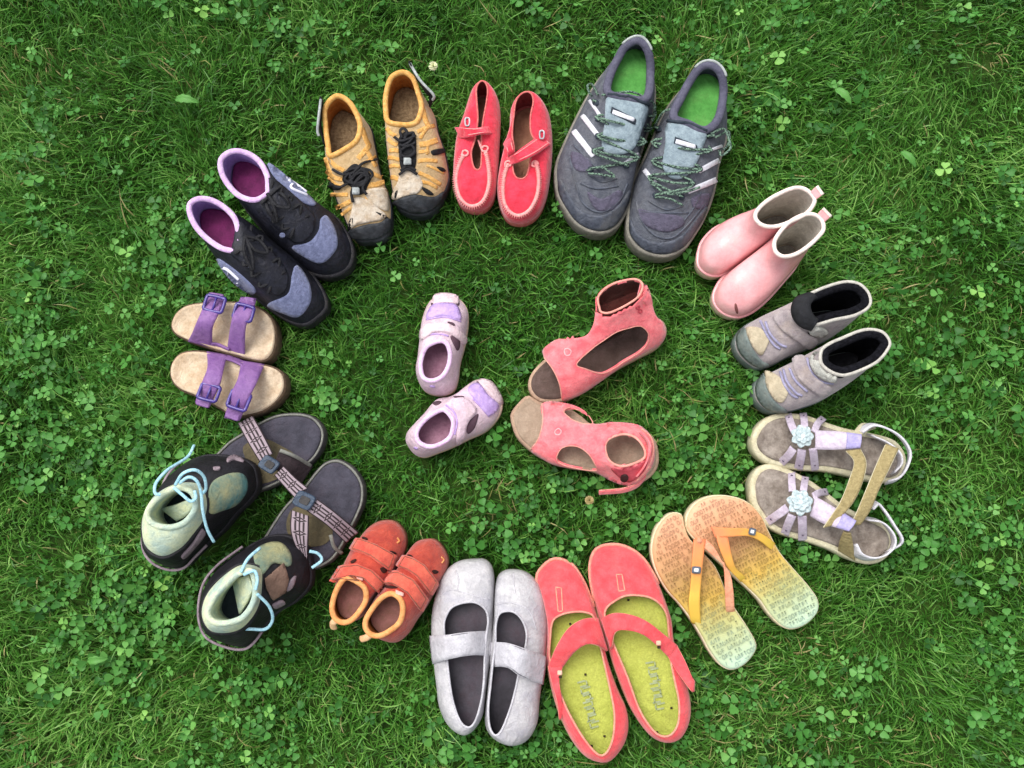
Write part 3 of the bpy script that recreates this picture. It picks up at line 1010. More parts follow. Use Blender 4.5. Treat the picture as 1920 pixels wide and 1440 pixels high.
for i, d in enumerate(defs):
    s = Shoe(v, 'sports_shoe', d['label'], 'shoe', G4)
    s.outline(d['out'], .02)
    s.opening(d['op'], (.082, .066, .085))
    s.sole(m_so, out=.0025, z0=-.014, z1=.017, name='midsole')
    s.upper(m_up, m_li, k=.62, zlow=.008, rim=m_co, rim_r=.0055, rim_flat=.9, thick=.006, rim_in=-.002)
    s.bed(m_in, z=.058, ins=.007, dish=.004)
    s.patch('toe_overlay', d['cap'], m_ov, th=.001)
    s.patch('mesh_panel', d['vio'], m_vi, th=.0005)
    s.patch('mesh_panel', d['vio2'], m_vi, th=.0005)
    for q in d['ridge']:
        s.line('overlay_seam', q, .0016, m_ov, off=0, flat=.6)
    tg = s.patch('tongue', d['ton'], m_to, th=.003, puff=.0025)
    s.line('tongue_edge', d['tonedge'], .0022, m_dk, off=.004)
    c = np.array(d['lab']).mean(0)
    big = [tuple(c + (np.array(p) - c) * np.array([1.13, 1.55])) for p in d['lab']]
    s.patch('tongue_label', big, m_dk, off=.0055, th=.0008, smooth=False, step=4, parent=tg)
    s.patch('label_print', d['lab'], m_wh, off=.0064, th=.0005, smooth=False, step=4, parent=tg)
    for a, b, w in d['stripes']:
        a, b = np.array(a, float), np.array(b, float)
        n1 = np.array([-(b - a)[1], (b - a)[0]]); n1 *= w / 2 / np.linalg.norm(n1)
        m_ = (a + b) / 2
        s.patch('stripe', [tuple(a + n1), tuple(m_ + n1), tuple(b + n1), tuple(b - n1), tuple(m_ - n1), tuple(a - n1)], m_wh, th=.0009, smooth=False, step=4)
    ey = d['eye']
    for k, (l, r) in enumerate(ey):
        for q in (l, r):
            s.patch('eyelet', [(q[0] - 13, q[1] - 13), (q[0] + 13, q[1] - 13), (q[0] + 13, q[1] + 13), (q[0] - 13, q[1] + 13)], m_dk, off=.0012, th=.001, step=3)
    s.lace('lace', [p[j % 2] for j, p in enumerate(ey)], .0017, m_la, off=.0075)
    s.lace('lace', [p[(j + 1) % 2] for j, p in enumerate(ey)], .0017, m_la, off=.009)
    for l, r in ey[1:4]:
        s.lace('lace', [l, ((l[0] + r[0]) / 2, (l[1] + r[1]) / 2 + 12), r], .0017, m_la, off=.007)
    for q in d['lo']:
        s.lace('lace_loop', q, .0016, m_la, off=.007)
    s.heel_piece('heel_tab', m_ht, half=8, r=.0019, up=.003, flat=1.6, out=.006)

# ================================================================== 5 pink rain boots
v = (1290, 330, 5.141)
m_up = mat('boot_pink', '#e49c9e', '#f2b8ba', rough=0.22, scale=30, bump=0.05, bscale=300, spec=.55, dirt=('#c8a088', .4), speck=.06, crease=.12)
m_li = mat('boot_lining', '#bdb6aa', '#d6d0c4', rough=.9, scale=120, bump=.4, bscale=1400)
m_ri = mat('boot_rim', '#e6d2c8', '#f4e4da', rough=.45, scale=60, bump=.1)
m_in = mat('boot_insole', '#6c6660', '#8c867e', rough=.95, scale=300, bump=.8, bscale=700)
m_so = mat('boot_sole', '#c0a890', '#d6c2a8', rough=.6, scale=60, dirt=('#7c7050', .5))
m_dk = mat('boot_crack', '#7c4a48', '#8c5a54', rough=.8, bump=0)
G5 = 'pink rain boots'
BOOT = [(0, 0), (-.01, .1), (.015, .22), (.1, .35), (.3, .46), (.6, .55), (.86, .65), (.98, .8), (1.0, 1.0)]
defs = [
    dict(label='pink rubber rain boot with cream rim, next to the grey sports shoe',
         out=[(103, 790), (122, 875), (200, 937), (310, 945), (430, 890), (580, 790), (740, 690), (900, 600), (1000, 505), (1015, 420), (940, 350), (810, 350), (660, 405), (500, 432), (360, 455), (240, 520), (135, 645)],
         op=[(645, 410), (650, 350), (710, 275), (830, 190), (1000, 115), (1110, 115), (1195, 175), (1225, 250), (1150, 360), (1000, 440), (870, 487), (760, 492), (685, 462)],
         tab=([(1175, 165, .095), (1215, 120, .1), (1256, 88, .104)], [(1222, 238, .094), (1268, 205, .099), (1314, 172, .103)]), crack=None),
    dict(label='pink rubber rain boot with cracked toe, next to the grey winter boots',
         out=[(256, 1150), (280, 1245), (370, 1322), (500, 1347), (640, 1290), (780, 1170), (930, 1000), (1030, 880), (1085, 770), (1070, 680), (990, 625), (880, 645), (770, 715), (650, 800), (500, 888), (370, 955), (295, 1045)],
         op=[(825, 680), (845, 590), (950, 460), (1080, 380), (1200, 363), (1288, 415), (1312, 510), (1260, 590), (1150, 690), (1040, 758), (930, 782), (855, 750)],
         tab=([(1248, 368, .095), (1280, 330, .1), (1311, 300, .104)], [(1312, 448, .094), (1350, 415, .099), (1390, 382, .103)]), crack=[(452, 1225), (470, 1240), (485, 1310), (470, 1325), (450, 1275)]),
]
for i, d in enumerate(defs):
    s = Shoe(v, 'rain_boot', d['label'], 'boot', G5)
    s.outline(d['out'], .016)
    s.opening(d['op'], (.096, .094, .096))
    s.sole(m_so, out=.001, z1=.008)
    s.upper(m_up, m_li, prof=BOOT, zlow=.002, rim=m_ri, rim_r=.0026, thick=.0025, amp=.0004)
    s.bed(m_in, z=.012, ins=.004)
    o = s.strip('pull_tab', *d['tab'], m_up, th=.003)
    G = s.last[2]
    s.add('tab_end', slab_mesh(G[-7:] + np.array([0, 0, .0003]), .0034), m_ri, o)
    if d['crack']:
        s.patch('toe_crack', d['crack'], m_dk, off=0, th=.0006, step=3)
    # low rubber foxing along the sole
    A = s.R.copy(); A[:, 2] = .012
    s.add('foxing', tube_mesh(inset(A, -.0006), .0022, True, 8), m_up)

# ================================================================== 6 grey winter boots
v = (1360, 510, 5.142)
m_up = mat('winter_suede', '#8a8084', '#a69c9c', rough=.9, scale=70, bump=.5, bscale=900, sheen=.4, dirt=('#b8a488', .5))
m_li = mat('winter_fleece', '#0a0a0d', '#1b1b21', rough=1.0, scale=260, bump=1.0, bscale=420, spec=.1)
m_ri = mat('winter_edge', '#a8a49c', '#c4c0b6', rough=.6, scale=120)
m_cr = mat('winter_toe', '#aca088', '#c4b89e', rough=.8, scale=70, dirt=('#a08c6c', .5))
m_ru = mat('winter_rubber', '#5c6866', '#7a8682', rough=.7, scale=50, dirt=('#9a9484', .5))
m_vi = mat('winter_lilac', '#82809c', '#a09cb8', rough=.7, scale=120, bump=.3)
m_gr = mat('winter_velcro', '#a2a29c', '#bcbcb4', rough=.9, scale=250, bump=.9, bscale=800)
m_in = mat('winter_insole', '#141418', '#222228', rough=.9, scale=90)
m_bk = mat('winter_tongue', '#101114', '#212227', rough=.8, scale=100, bump=.5)
G6 = 'grey winter boots'
BOOT2 = [(0, 0), (-.01, .1), (.01, .24), (.07, .38), (.22, .52), (.5, .66), (.8, .78), (.96, .9), (1.0, 1.0)]
defs = [
    dict(label='grey suede winter boot with black tongue showing, next to the pink boot',
         out=[(115, 655), (140, 762), (230, 862), (340, 917), (470, 880), (620, 805), (800, 730), (980, 650), (1100, 565), (1165, 470), (1130, 375), (1020, 330), (850, 345), (640, 365), (450, 410), (300, 462), (180, 535)],
         op=[(690, 430), (682, 310), (780, 220), (950, 140), (1150, 85), (1300, 110), (1395, 215), (1395, 335), (1260, 425), (1050, 472), (880, 520), (775, 530)],
         toe=[(205, 545), (330, 540), (420, 640), (400, 720), (350, 800), (285, 745), (230, 640)],
         rub=[(118, 640), (160, 560), (200, 545), (225, 640), (280, 760), (360, 860), (430, 892), (340, 914), (230, 858), (142, 758)],
         bands=[[(465, 420), (580, 370), (650, 390), (700, 500), (800, 590), (880, 640), (800, 720), (640, 620), (530, 540)]],
         lines=[[(390, 480), (430, 590), (520, 690), (590, 720)], [(340, 470), (400, 600), (470, 700), (530, 740)], [(560, 420), (600, 520), (700, 600)], [(600, 480), (660, 560), (720, 600)]],
         vel=[(800, 560), (900, 520), (980, 560), (930, 605), (850, 600)], gap=[(780, 580), (860, 600), (960, 580), (900, 615), (820, 610)],
         ton=[(652, 360), (700, 262), (780, 235), (850, 230), (830, 310), (815, 380), (850, 470), (840, 535), (760, 525), (680, 450)]),
    dict(label='grey suede winter boot with pale hook-and-loop band, above the lilac flower sandals',
         out=[(300, 1135), (330, 1245), (430, 1332), (560, 1347), (750, 1302), (930, 1232), (1090, 1130), (1230, 1015), (1320, 890), (1318, 790), (1240, 735), (1100, 740), (900, 800), (700, 882), (500, 950), (380, 1000), (318, 1065)],
         op=[(905, 850), (920, 745), (1000, 680), (1120, 628), (1280, 562), (1400, 543), (1520, 572), (1590, 660), (1580, 740), (1480, 865), (1330, 948), (1160, 1005), (1040, 985), (940, 920)],
         toe=[(390, 960), (520, 1010), (605, 1130), (590, 1200), (545, 1255), (475, 1225), (405, 1100)],
         rub=[(302, 1130), (330, 1040), (385, 985), (400, 1100), (450, 1210), (530, 1290), (600, 1335), (540, 1345), (430, 1328), (335, 1240)],
         bands=[[(660, 850), (770, 820), (800, 900), (850, 990), (960, 1070), (1020, 1110), (930, 1180), (800, 1110), (700, 1010)]],
         lines=[[(560, 940), (600, 1060), (680, 1160), (740, 1190)], [(530, 960), (570, 1080), (640, 1180), (700, 1210)], [(620, 930), (680, 1050), (790, 1150)], [(790, 830), (830, 960), (920, 1050), (1040, 1070)]],
         vel=[(830, 850), (880, 790), (925, 775), (930, 870), (990, 940), (1075, 995), (1055, 1040), (960, 1025), (870, 955)], gap=[(1080, 990), (1190, 920), (1230, 950), (1160, 990), (1110, 1010)],
         ton=None),
]
for i, d in enumerate(defs):
    s = Shoe(v, 'winter_boot', d['label'], 'boot', G6)
    s.outline(d['out'], .02)
    s.opening(d['op'], (.088, .088, .094))
    s.sole(m_ru, out=.0015, z1=.014)
    s.upper(m_up, m_li, prof=BOOT2, zlow=.004, rim=m_ri, rim_r=.0022, thick=.005, amp=.0012)
    s.bed(m_in, z=.02, ins=.006)
    Bf = inset(s.B, .007); Bf[:, 2] -= .002
    s.add('fleece_collar', tube_mesh(Bf, .005, True, 10), m_li)
    s.patch('toe_panel', d['toe'], m_cr, th=.0012)
    s.patch('toe_bumper', d['rub'], m_ru, th=.002)
    for q in d['bands']:
        s.patch('velcro_strap', q, m_up, th=.003, off=.001)
    for q in d['lines']:
        s.line('embroidery', q, .0017, m_vi, off=.0008, flat=.8)
    s.patch('velcro_patch', d['vel'], m_gr, off=.0035, th=.0015)
    s.patch('strap_gap', d['gap'], m_bk, off=.001, th=.0012)  # black patch in place of an open gap, its dark is only colour
    if d['ton']:
        s.strip('tongue', [(830, 548, .088), (730, 512, .089), (665, 440, .09), (650, 350, .091), (690, 268, .092), (790, 228, .092)],
                [(872, 470, .094), (838, 430, .097), (812, 380, .099), (805, 320, .099), (830, 275, .097), (868, 235, .094)], m_bk, th=.004, crown=.005)

# ================================================================== 7 lilac sandals with flowers
v = (1390, 760, 4.5)
m_st = mat('lilac_leather', '#b4a6b8', '#cdc2d0', rough=.55, scale=120, bump=.2, dirt=('#9a8c98', .4))
m_vi = mat('lilac_loop', '#928ab8', '#aaa2cc', rough=.6, scale=120, bump=.2)
m_bed = mat('lilac_footbed', '#72675e', '#a0968c', rough=.9, scale=75, bump=.5, dirt=('#3c3026', .7))
m_so = mat('lilac_sole', '#b8b090', '#d2ccb0', rough=.8, scale=60, dirt=('#8c8468', .5))
m_wh = mat('lilac_white', '#c4c2c8', '#dcdae0', rough=.5, scale=90, bump=.15, dirt=('#a8a49c', .4))
m_ve = mat('beige_velcro', '#8f8058', '#a8986c', rough=.95, scale=220, bump=.9, bscale=700)
m_fl = mat('flower_teal', '#9aaeb2', '#ccd6d8', rough=.5, scale=220, bump=.2)
m_fc = mat('flower_gem', '#dfeaf0', '#ffffff', rough=.15, spec=.8, bump=0)
m_ho = mat('lilac_hole', '#4a4250', '#5a5060', rough=.8, bump=0)
G7 = 'lilac sandals with flowers'
defs = [
    dict(label='lilac sandal with teal flower and ankle strap flung open, below the grey winter boot',
         out=[(88, 280), (110, 392), (200, 477), (330, 522), (500, 547), (700, 557), (900, 592), (1100, 640), (1270, 652), (1370, 592), (1402, 480), (1375, 375), (1285, 285), (1100, 232), (900, 195), (740, 147), (560, 83), (400, 63), (280, 73), (165, 142)],
         fl=(510, 262), fr=.0145,
         T=([(620, 215), (800, 222), (1012, 250)], [(620, 372), (800, 372), (1000, 357)]),
         fan=[((450, 230), (420, 160), (395, 80), 62), ((530, 210), (530, 140), (520, 72), 62), ((610, 230), (640, 160), (690, 110), 60), ((440, 360), (400, 420), (330, 490), 70), ((510, 370), (500, 440), (480, 535), 72), ((600, 360), (610, 430), (622, 545), 66)],
         velcro=([(880, 385, .062), (950, 480, .064), (905, 640, .066), (830, 820, .064), (690, 1030, .055)], [(1000, 370, .064), (1048, 480, .066), (1020, 640, .067), (930, 830, .065), (760, 1010, .056)]),
         heel=[(1000, 230, .052), (1100, 172, .05), (1230, 205, .048), (1345, 285, .046), (1410, 400, .044), (1385, 520, .042), (1320, 610, .034), (1220, 645, .024)],
         quarter=([(930, 250, .058), (1000, 165, .04), (1060, 160, .03)], [(1010, 260, .06), (1080, 215, .045), (1130, 200, .032)]),
         inner=[(1080, 240, .03), (1230, 310, .034), (1330, 400, .036), (1345, 500, .034), (1280, 580, .028)]),
    dict(label='lilac sandal with teal flower, beside the yellow flip-flop',
         out=[(73, 700), (92, 832), (150, 932), (225, 1022), (350, 1092), (560, 1152), (760, 1222), (900, 1292), (1060, 1342), (1180, 1322), (1262, 1252), (1292, 1150), (1252, 1035), (1150, 965), (1000, 910), (880, 850), (750, 750), (600, 640), (450, 558), (330, 508), (220, 493), (130, 540), (83, 620)],
         fl=(490, 820), fr=.0165,
         T=([(620, 770), (720, 825), (840, 900), (965, 980)], [(580, 930), (690, 995), (800, 1030), (905, 1062)]),
         fan=[((430, 730), (425, 650), (425, 570), 62), ((520, 730), (530, 670), (540, 610), 60), ((600, 770), (650, 740), (720, 730), 60), ((390, 860), (310, 920), (215, 985), 72), ((430, 920), (400, 990), (365, 1085), 72), ((510, 930), (515, 1020), (515, 1135), 74)],
         velcro=([(920, 1010, .06), (985, 870, .07), (1060, 690, .075), (1130, 520, .072), (1215, 330, .06)], [(1000, 1000, .06), (1090, 870, .07), (1150, 720, .075), (1240, 540, .072), (1320, 370, .06)]),
         heel=[(1080, 860, .055), (1140, 810, .052), (1210, 880, .05), (1290, 1000, .048), (1360, 1120, .044), (1335, 1190, .038), (1230, 1245, .026)],
         quarter=([(860, 1060, .058), (830, 1140, .04), (820, 1215, .016)], [(925, 1075, .06), (945, 1180, .042), (960, 1300, .016)]),
         inner=[(1040, 960, .03), (1170, 985, .034), (1262, 1080, .036), (1275, 1180, .034), (1200, 1262, .03), (1090, 1290, .03), (990, 1255, .034), (940, 1170, .036)]),
]
for i, d in enumerate(defs):
    s = Shoe(v, 'flower_sandal', d['label'], 'sandal', G7)
    s.outline(d['out'], .016)
    s.sole(m_so, z1=.016, out=.0, bev=.004)
    s.bed(m_bed, z=.0200, ins=.0068, dish=.0014, name='footbed')
    s.strip('instep_strap', *d['T'], m_st, zs=(.044, .055, .066), th=.002, crown=.002)
    s.last_T = s.last
    PA, PB, G = s.last_T
    s.add('strap_loop', slab_mesh(G[-9:] + np.array([0, 0, .0012]), .002), m_vi)
    for a, b, c, w in d['fan']:
        a, b, c = [np.array(q, float) for q in (a, b, c)]
        n1 = np.array([-(c - a)[1], (c - a)[0]]); n1 *= w / 2 / np.linalg.norm(n1)
        z = (.046, .036, .012)
        o = s.strip('side_strap', [(*(q + n1), zz) for q, zz in zip((a, b, c), z)], [(*(q - n1), zz) for q, zz in zip((a, b, c), z)], m_st, th=.0018, n=14)
        mid = s.last[2][9, 3]
        R = np.array([[.0016 * math.cos(t), .0016 * math.sin(t), 0] for t in np.linspace(0, 2 * math.pi, 10, endpoint=False)])
        nn = np.cross(s.last[2][10, 3] - s.last[2][8, 3], s.last[2][9, 4] - s.last[2][9, 2]); nn /= np.linalg.norm(nn); nn *= np.sign(nn[2])
        s.add('punched_hole', (R + mid + nn * .0021 - [0, 0, 0], [tuple(range(10))]), m_ho, o)  # dark disc laid on the strap, the hole's shade is only colour
    s.strip('ankle_strap', *d['velcro'], m_ve, th=.0024, n=36, edge=m_so, edge_r=.0007)
    s.strip('quarter_strap', *d['quarter'], m_ve if i else m_so, th=.002)
    s.band('heel_strap', d['heel'], m_wh, height=.016, th=.0025, tilt=.004)
    s.band('heel_cup', d['inner'], m_wh, height=.022, th=.002, tilt=.004)
    # flower: two whorls of petals and a stone
    c = s.W((d['fl'][0], d['fl'][1], .052))
    for ring_, (npet, rad, zz) in enumerate(((7, d['fr'], 0), (6, d['fr'] * .68, .0028))):
        for k in range(npet):
            a = 2 * math.pi * (k + .5 * ring_) / npet + .2 * i
            t = np.linspace(0, 1, 7)
            w = rad * .42 * np.sin(math.pi * np.clip(t * .86 + .1, 0, 1)) ** .7
            G = np.zeros((7, 5, 3))
            for j, q in enumerate(np.linspace(-1, 1, 5)):
                x, y = t * rad, w * q
                G[:, j] = c + np.column_stack([x * math.cos(a) - y * math.sin(a), x * math.sin(a) + y * math.cos(a), zz + .001 + .002 * t ** 2 - .0022 * t ** 4 + abs(q) * .0012])
            s.add('petal', slab_mesh(G, .0009), m_fl)
    V, F = [], []
    for a in range(4):
        th = a / 3 * math.pi / 2
        for b in range(10):
            V.append(c + np.array([.0028 * math.cos(th) * math.cos(b * .6283), .0028 * math.cos(th) * math.sin(b * .6283), .005 + .0024 * math.sin(th)]))
    s.add('flower_centre', (np.array(V), grid_faces(4, 10, True)), m_fc)

# ================================================================== 8 flip-flops
v = (1200, 910, 4.0)
FLIP = ramp_mat('flipflop_print', [(0.0, '#dcb08c'), (0.2, '#cc9870'), (0.38, '#b08a58'), (0.55, '#c4a24c'), (0.72, '#b4b478'), (1.0, '#aec8b0')], rough=.7, var=.14, bump=.3)
m_ed = mat('flipflop_edge', '#d8c8a0', '#e8dcbc', rough=.8, scale=60)
FST = ramp_mat('flipflop_strap', [(0.0, '#d87c54'), (0.3, '#dc9050'), (0.6, '#dca848'), (1.0, '#d8b848')], rough=.5, var=.3, bump=.2)
m_pr = ramp_mat('flipflop_lettering', [(0.0, '#c8967a'), (0.2, '#b4845e'), (0.38, '#987648'), (0.55, '#a88c40'), (0.75, '#989e72'), (1.0, '#90aa9c')], rough=.7, var=.3)
m_pk = mat('flipflop_pink', '#d88a68', '#dca080', rough=.55, scale=60, bump=.1)
m_bd = mat('flipflop_badge', '#4c5460', '#5c6470', rough=.4, bump=0)
m_bw = mat('flipflop_badge_mark', '#c8ccd0', '#e0e4e8', rough=.4, bump=0)
G8 = 'yellow and orange flip-flops'
defs = [
    dict(label='lettered orange and yellow flip-flop, beside the coral strap shoe',
         out=[(225, 207), (135, 290), (90, 400), (84, 520), (120, 650), (200, 790), (290, 890), (380, 1010), (460, 1140), (520, 1250), (600, 1350), (690, 1387), (790, 1342), (862, 1255), (872, 1180), (800, 1050), (720, 930), (650, 800), (610, 700), (560, 600), (470, 500), (375, 400), (335, 300), (312, 215)],
         post=(445, 415), rot=(.90, -.44),
         arms=[([(400, 400, .034), (388, 560, .036), (375, 760, .03), (362, 870, .028), (372, 985, .019), (392, 1020, .012)], [(490, 405, .034), (470, 560, .036), (452, 760, .03), (446, 870, .028), (452, 990, .019), (462, 1040, .012)], None),
               ([(490, 400, .036), (560, 470, .038), (622, 600, .036), (634, 760, .032), (640, 900, .022), (648, 945, .012)], [(450, 450, .036), (540, 520, .037), (660, 640, .035), (696, 780, .032), (704, 900, .022), (710, 940, .012)], 'p')],
         badge=((422, 635), (34, 2), (-2, 27))),
    dict(label='lettered orange and yellow flip-flop, beside the lilac flower sandal',
         out=[(600, 70), (480, 90), (390, 150), (342, 240), (347, 330), (410, 410), (490, 490), (590, 575), (700, 680), (800, 770), (890, 860), (960, 960), (1050, 1052), (1140, 1083), (1250, 1042), (1332, 952), (1337, 860), (1272, 760), (1150, 620), (1050, 500), (970, 350), (920, 240), (840, 148), (740, 93)],
         post=(560, 330), rot=(.90, -.44),
         arms=[([(530, 310, .036), (660, 318, .038), (800, 325, .034), (905, 362, .028), (975, 410, .019), (1000, 432, .012)], [(560, 390, .036), (670, 385, .038), (800, 380, .034), (890, 415, .028), (955, 465, .019), (985, 490, .012)], None),
               ([(560, 350, .036), (585, 450, .038), (630, 560, .034), (670, 630, .027), (725, 690, .019), (745, 712, .012)], [(650, 360, .036), (668, 450, .038), (695, 560, .034), (722, 622, .027), (772, 668, .019), (790, 690, .012)], None)],
         badge=((842, 347), (26, 6), (-6, 26))),
]


def glyph_rows(s, R, z, m, rot, n_rows, pitch, h):
    """rows of worn, unreadable print across a sole: small rings, hooks and bars"""
    gr = random.Random(int(R[0, 0] * 1e5))
    e = np.array([rot[0], -rot[1]]); e /= np.linalg.norm(e)
    f = np.array([e[1], -e[0]])
    c = R[:, :2].mean(0)
    poly = inset(R, .004)[:, :2]
    V, F = [], []
    mn, mx = poly.min(0), poly.max(0)
    gx, gy = np.meshgrid(np.arange(mn[0], mx[0], .001), np.arange(mn[1], mx[1], .001), indexing='ij')
    ras = in_poly(np.column_stack([gx.ravel(), gy.ravel()]), poly).reshape(gx.shape)

    def raster_in(cs):
        for k in cs:
            i_, j_ = int((k[0] - mn[0]) / .001), int((k[1] - mn[1]) / .001)
            if not (0 <= i_ < ras.shape[0] and 0 <= j_ < ras.shape[1] and ras[i_, j_]):
                return False
        return True

    def bar(p, q, w):
        d = (q - p) / (np.linalg.norm(q - p) + 1e-9)
        nrm = np.array([-d[1], d[0]]) * w / 2
        b = len(V)
        cs = [p - nrm, q - nrm, q + nrm, p + nrm]
        if not raster_in(cs):
            return
        for k in cs:
            V.append((k[0], k[1], z(k)))
        F.append((b, b + 1, b + 2, b + 3))
    for r in range(-n_rows, n_rows + 1):
        x = -.08
        while x < .08:
            o = c + f * r * pitch + e * x
            wd = h * gr.uniform(.55, .8)
            k = gr.random()
            P = lambda a, b: o + e * a * wd + f * (b - .5) * h
            t = h * .26
            if gr.random() > .12:
                if k < .45:
                    pts_ = [(0, .25), (.25, 0), (.75, 0), (1, .25), (1, .75), (.75, 1), (.25, 1), (0, .75)]
                    if k < .15: pts_ = pts_[3:] + pts_[:2]
                    lp = pts_ + ([pts_[0]] if k >= .15 else [])
                    for a, b in zip(lp, lp[1:]):
                        bar(P(*a), P(*b), t)
                elif k < .7:
                    bar(P(.2, 0), P(.2, 1), t); bar(P(.2, .1), P(.9, .1), t); bar(P(.2, .55), P(.8, .55), t)
                elif k < .85:
                    bar(P(.1, 1), P(.5, 0), t); bar(P(.5, 0), P(.9, 1), t)
                else:
                    bar(P(.5, 0), P(.5, 1), t); bar(P(.1, .1), P(.9, .1), t)
            x += wd + h * .22
    if V:
        A_ = np.array(V)
        s.add('printed_lettering', (A_, F), m, smooth=False, tint=((A_[:, :2] - s.toe) @ s.axis) / s.len)


for i, d in enumerate(defs):
    s = Shoe(v, 'flip_flop', d['label'], 'flip-flop', G8, base=.001 + .002 * i)
    R = s.outline(d['out'], .012)
    s.sole(m_ed, z0=-.010, z1=.0135, name='sole')
    s.bed(FLIP, z=.0175, ins=.0015, dish=.002, name='printed_footbed', tint=True)
    zb = s.base + .0178
    glyph_rows(s, R, lambda k: zb, m_pr, d['rot'], 24, .0074, .0048)
    for a, b, c in d['arms']:
        if c:
            o = s.strip('strap', a, b, m_pk, th=.003, n=30)
        else:
            o = s.strip('strap', a, b, FST, th=.003, n=30)
            me = o.data
            at = me.attributes.new('tint', 'FLOAT', 'POINT')
            t = np.tile(np.repeat(np.linspace(0, 1, 30), 7), 2)
            at.data.foreach_set('value', t)
    px_, py_ = d['post']
    s.tube('toe_post', [(px_, py_, .038), (px_ + 2, py_ + 2, .026), (px_, py_, .014)], .0035, m_pk)
    bc, bu, bv = d['badge']
    o = s.block('badge', bc, bu, bv, .0385, .0022, m_bd)
    s.block('badge_mark', bc, (bu[0] * .5, bu[1] * .5), (bv[0] * .5, bv[1] * .5), .0405, .001, m_bw, parent=o, bev=.0004)

# ================================================================== 9 coral strap shoes with green insoles
v = (990, 1010, 3.349)
m_up = mat('coral_nubuck', '#d83e46', '#f05a60', rough=.8, scale=60, bump=.3, bscale=1200, sheen=.3, dirt=('#b86a60', .3))
m_in = mat('coral_green_insole', '#959a3c', '#bec45c', rough=.8, scale=26, bump=.3, bscale=900, contrast=(.3, .7), dirt=('#7c7a34', .7))
m_li = mat('coral_lining', '#8f9c44', '#a8b458', rough=.85, scale=60)
m_ri = mat('coral_edge', '#cc8070', '#d89884', rough=.8, scale=150)
m_so = mat('coral_sole', '#a88468', '#c09c80', rough=.8, scale=60)
m_le = mat('insole_lettering', '#8a9468', '#a2aa82', rough=.8, scale=120, bump=0)
m_bu = mat('coral_rivet', '#d8a890', '#e4bca4', rough=.6, bump=0)
m_bd = mat('coral_speck', '#2c2418', '#3c3020', rough=.9, bump=0)
G9 = 'coral strap shoes with green insoles'
defs = [
    dict(label='coral strap shoe with green insole, beside the pale grey strap shoe',
         out=[(170, 128), (95, 175), (55, 245), (80, 340), (118, 480), (122, 640), (118, 750), (133, 870), (160, 990), (202, 1120), (270, 1262), (350, 1365), (430, 1408), (520, 1403), (600, 1315), (634, 1205), (622, 1080), (565, 950), (505, 780), (472, 640), (435, 480), (390, 360), (340, 250), (270, 158)],
         op=[(300, 456), (210, 474), (152, 520), (136, 640), (134, 750), (170, 880), (232, 1050), (330, 1230), (430, 1352), (490, 1352), (536, 1255), (546, 1100), (520, 950), (482, 780), (452, 650), (420, 500), (375, 463)],
         strap=([(432, 498), (340, 508), (250, 568), (178, 680), (128, 800)], [(492, 705), (430, 668), (360, 662), (285, 712), (215, 800)]),
         tail=([(126, 800), (150, 900), (180, 1010), (196, 1135)], [(218, 800), (195, 880), (205, 980), (215, 1090)]),
         slit=[(175, 305), (210, 310), (218, 455), (190, 458)], rivet=(200, 842), text=((340, 890), (420, 1190)), specks=[(265, 535), (360, 853), (480, 1240), (400, 1300)]),
    dict(label='coral strap shoe with green insole, beside the yellow flip-flop',
         out=[(520, 38), (430, 68), (393, 160), (398, 280), (428, 420), (460, 540), (510, 690), (560, 850), (640, 1050), (720, 1182), (800, 1264), (890, 1288), (972, 1252), (1022, 1150), (1028, 1040), (1003, 920), (955, 780), (920, 640), (907, 520), (862, 380), (802, 240), (722, 120), (622, 53)],
         op=[(640, 352), (555, 382), (482, 450), (495, 560), (542, 680), (622, 870), (700, 1080), (800, 1222), (890, 1240), (946, 1160), (951, 1020), (922, 880), (893, 720), (888, 600), (868, 460), (780, 372)],
         strap=([(462, 500), (540, 468), (640, 478), (740, 518), (850, 600), (935, 670)], [(525, 690), (550, 585), (630, 573), (720, 600), (800, 660), (880, 740)]),
         tail=([(932, 668), (985, 770), (1032, 880), (1036, 900)], [(880, 740), (940, 840), (1020, 950), (1034, 958)]),
         slit=[(555, 225), (590, 225), (608, 325), (570, 330)], rivet=(820, 655), text=((770, 770), (830, 1075)), specks=[(900, 1063), (630, 385), (830, 680), (810, 1215)]),
]


def lettering(s, a, b, z, m, n=7, w=.011):
    """worn maker's print along an insole: seven faint letters that cannot be read any more"""
    A, B = s.W((*a, z)), s.W((*b, z))
    e = (B - A) / np.linalg.norm(B - A)
    f = np.array([-e[1], e[0], 0])
    st = np.linalg.norm(B - A) / n
    V, F = [], []
    gr = random.Random(3)
    for k in range(n):
        o = A + e * st * (k + .15)
        for _ in range(2):
            j = gr.uniform(-.3, .3) * w
            p, q = o + f * (j - w * .45) + e * st * .7 * _, o + f * (j + w * .45) + e * st * .7 * _
            d = e * st * .13
            bq = len(V)
            V += [p - d, q - d, q + d, p + d]
            F.append((bq, bq + 1, bq + 2, bq + 3))
        j = gr.choice((-.42, .42)) * w
        bq = len(V)
        p, q = o + f * j, o + f * j + e * st * .7
        V += [p - f * .0009, p + f * .0009, q + f * .0009, q - f * .0009]
        F.append((bq, bq + 1, bq + 2, bq + 3))
    s.add('insole_lettering', (np.array(V), F), m, smooth=False)


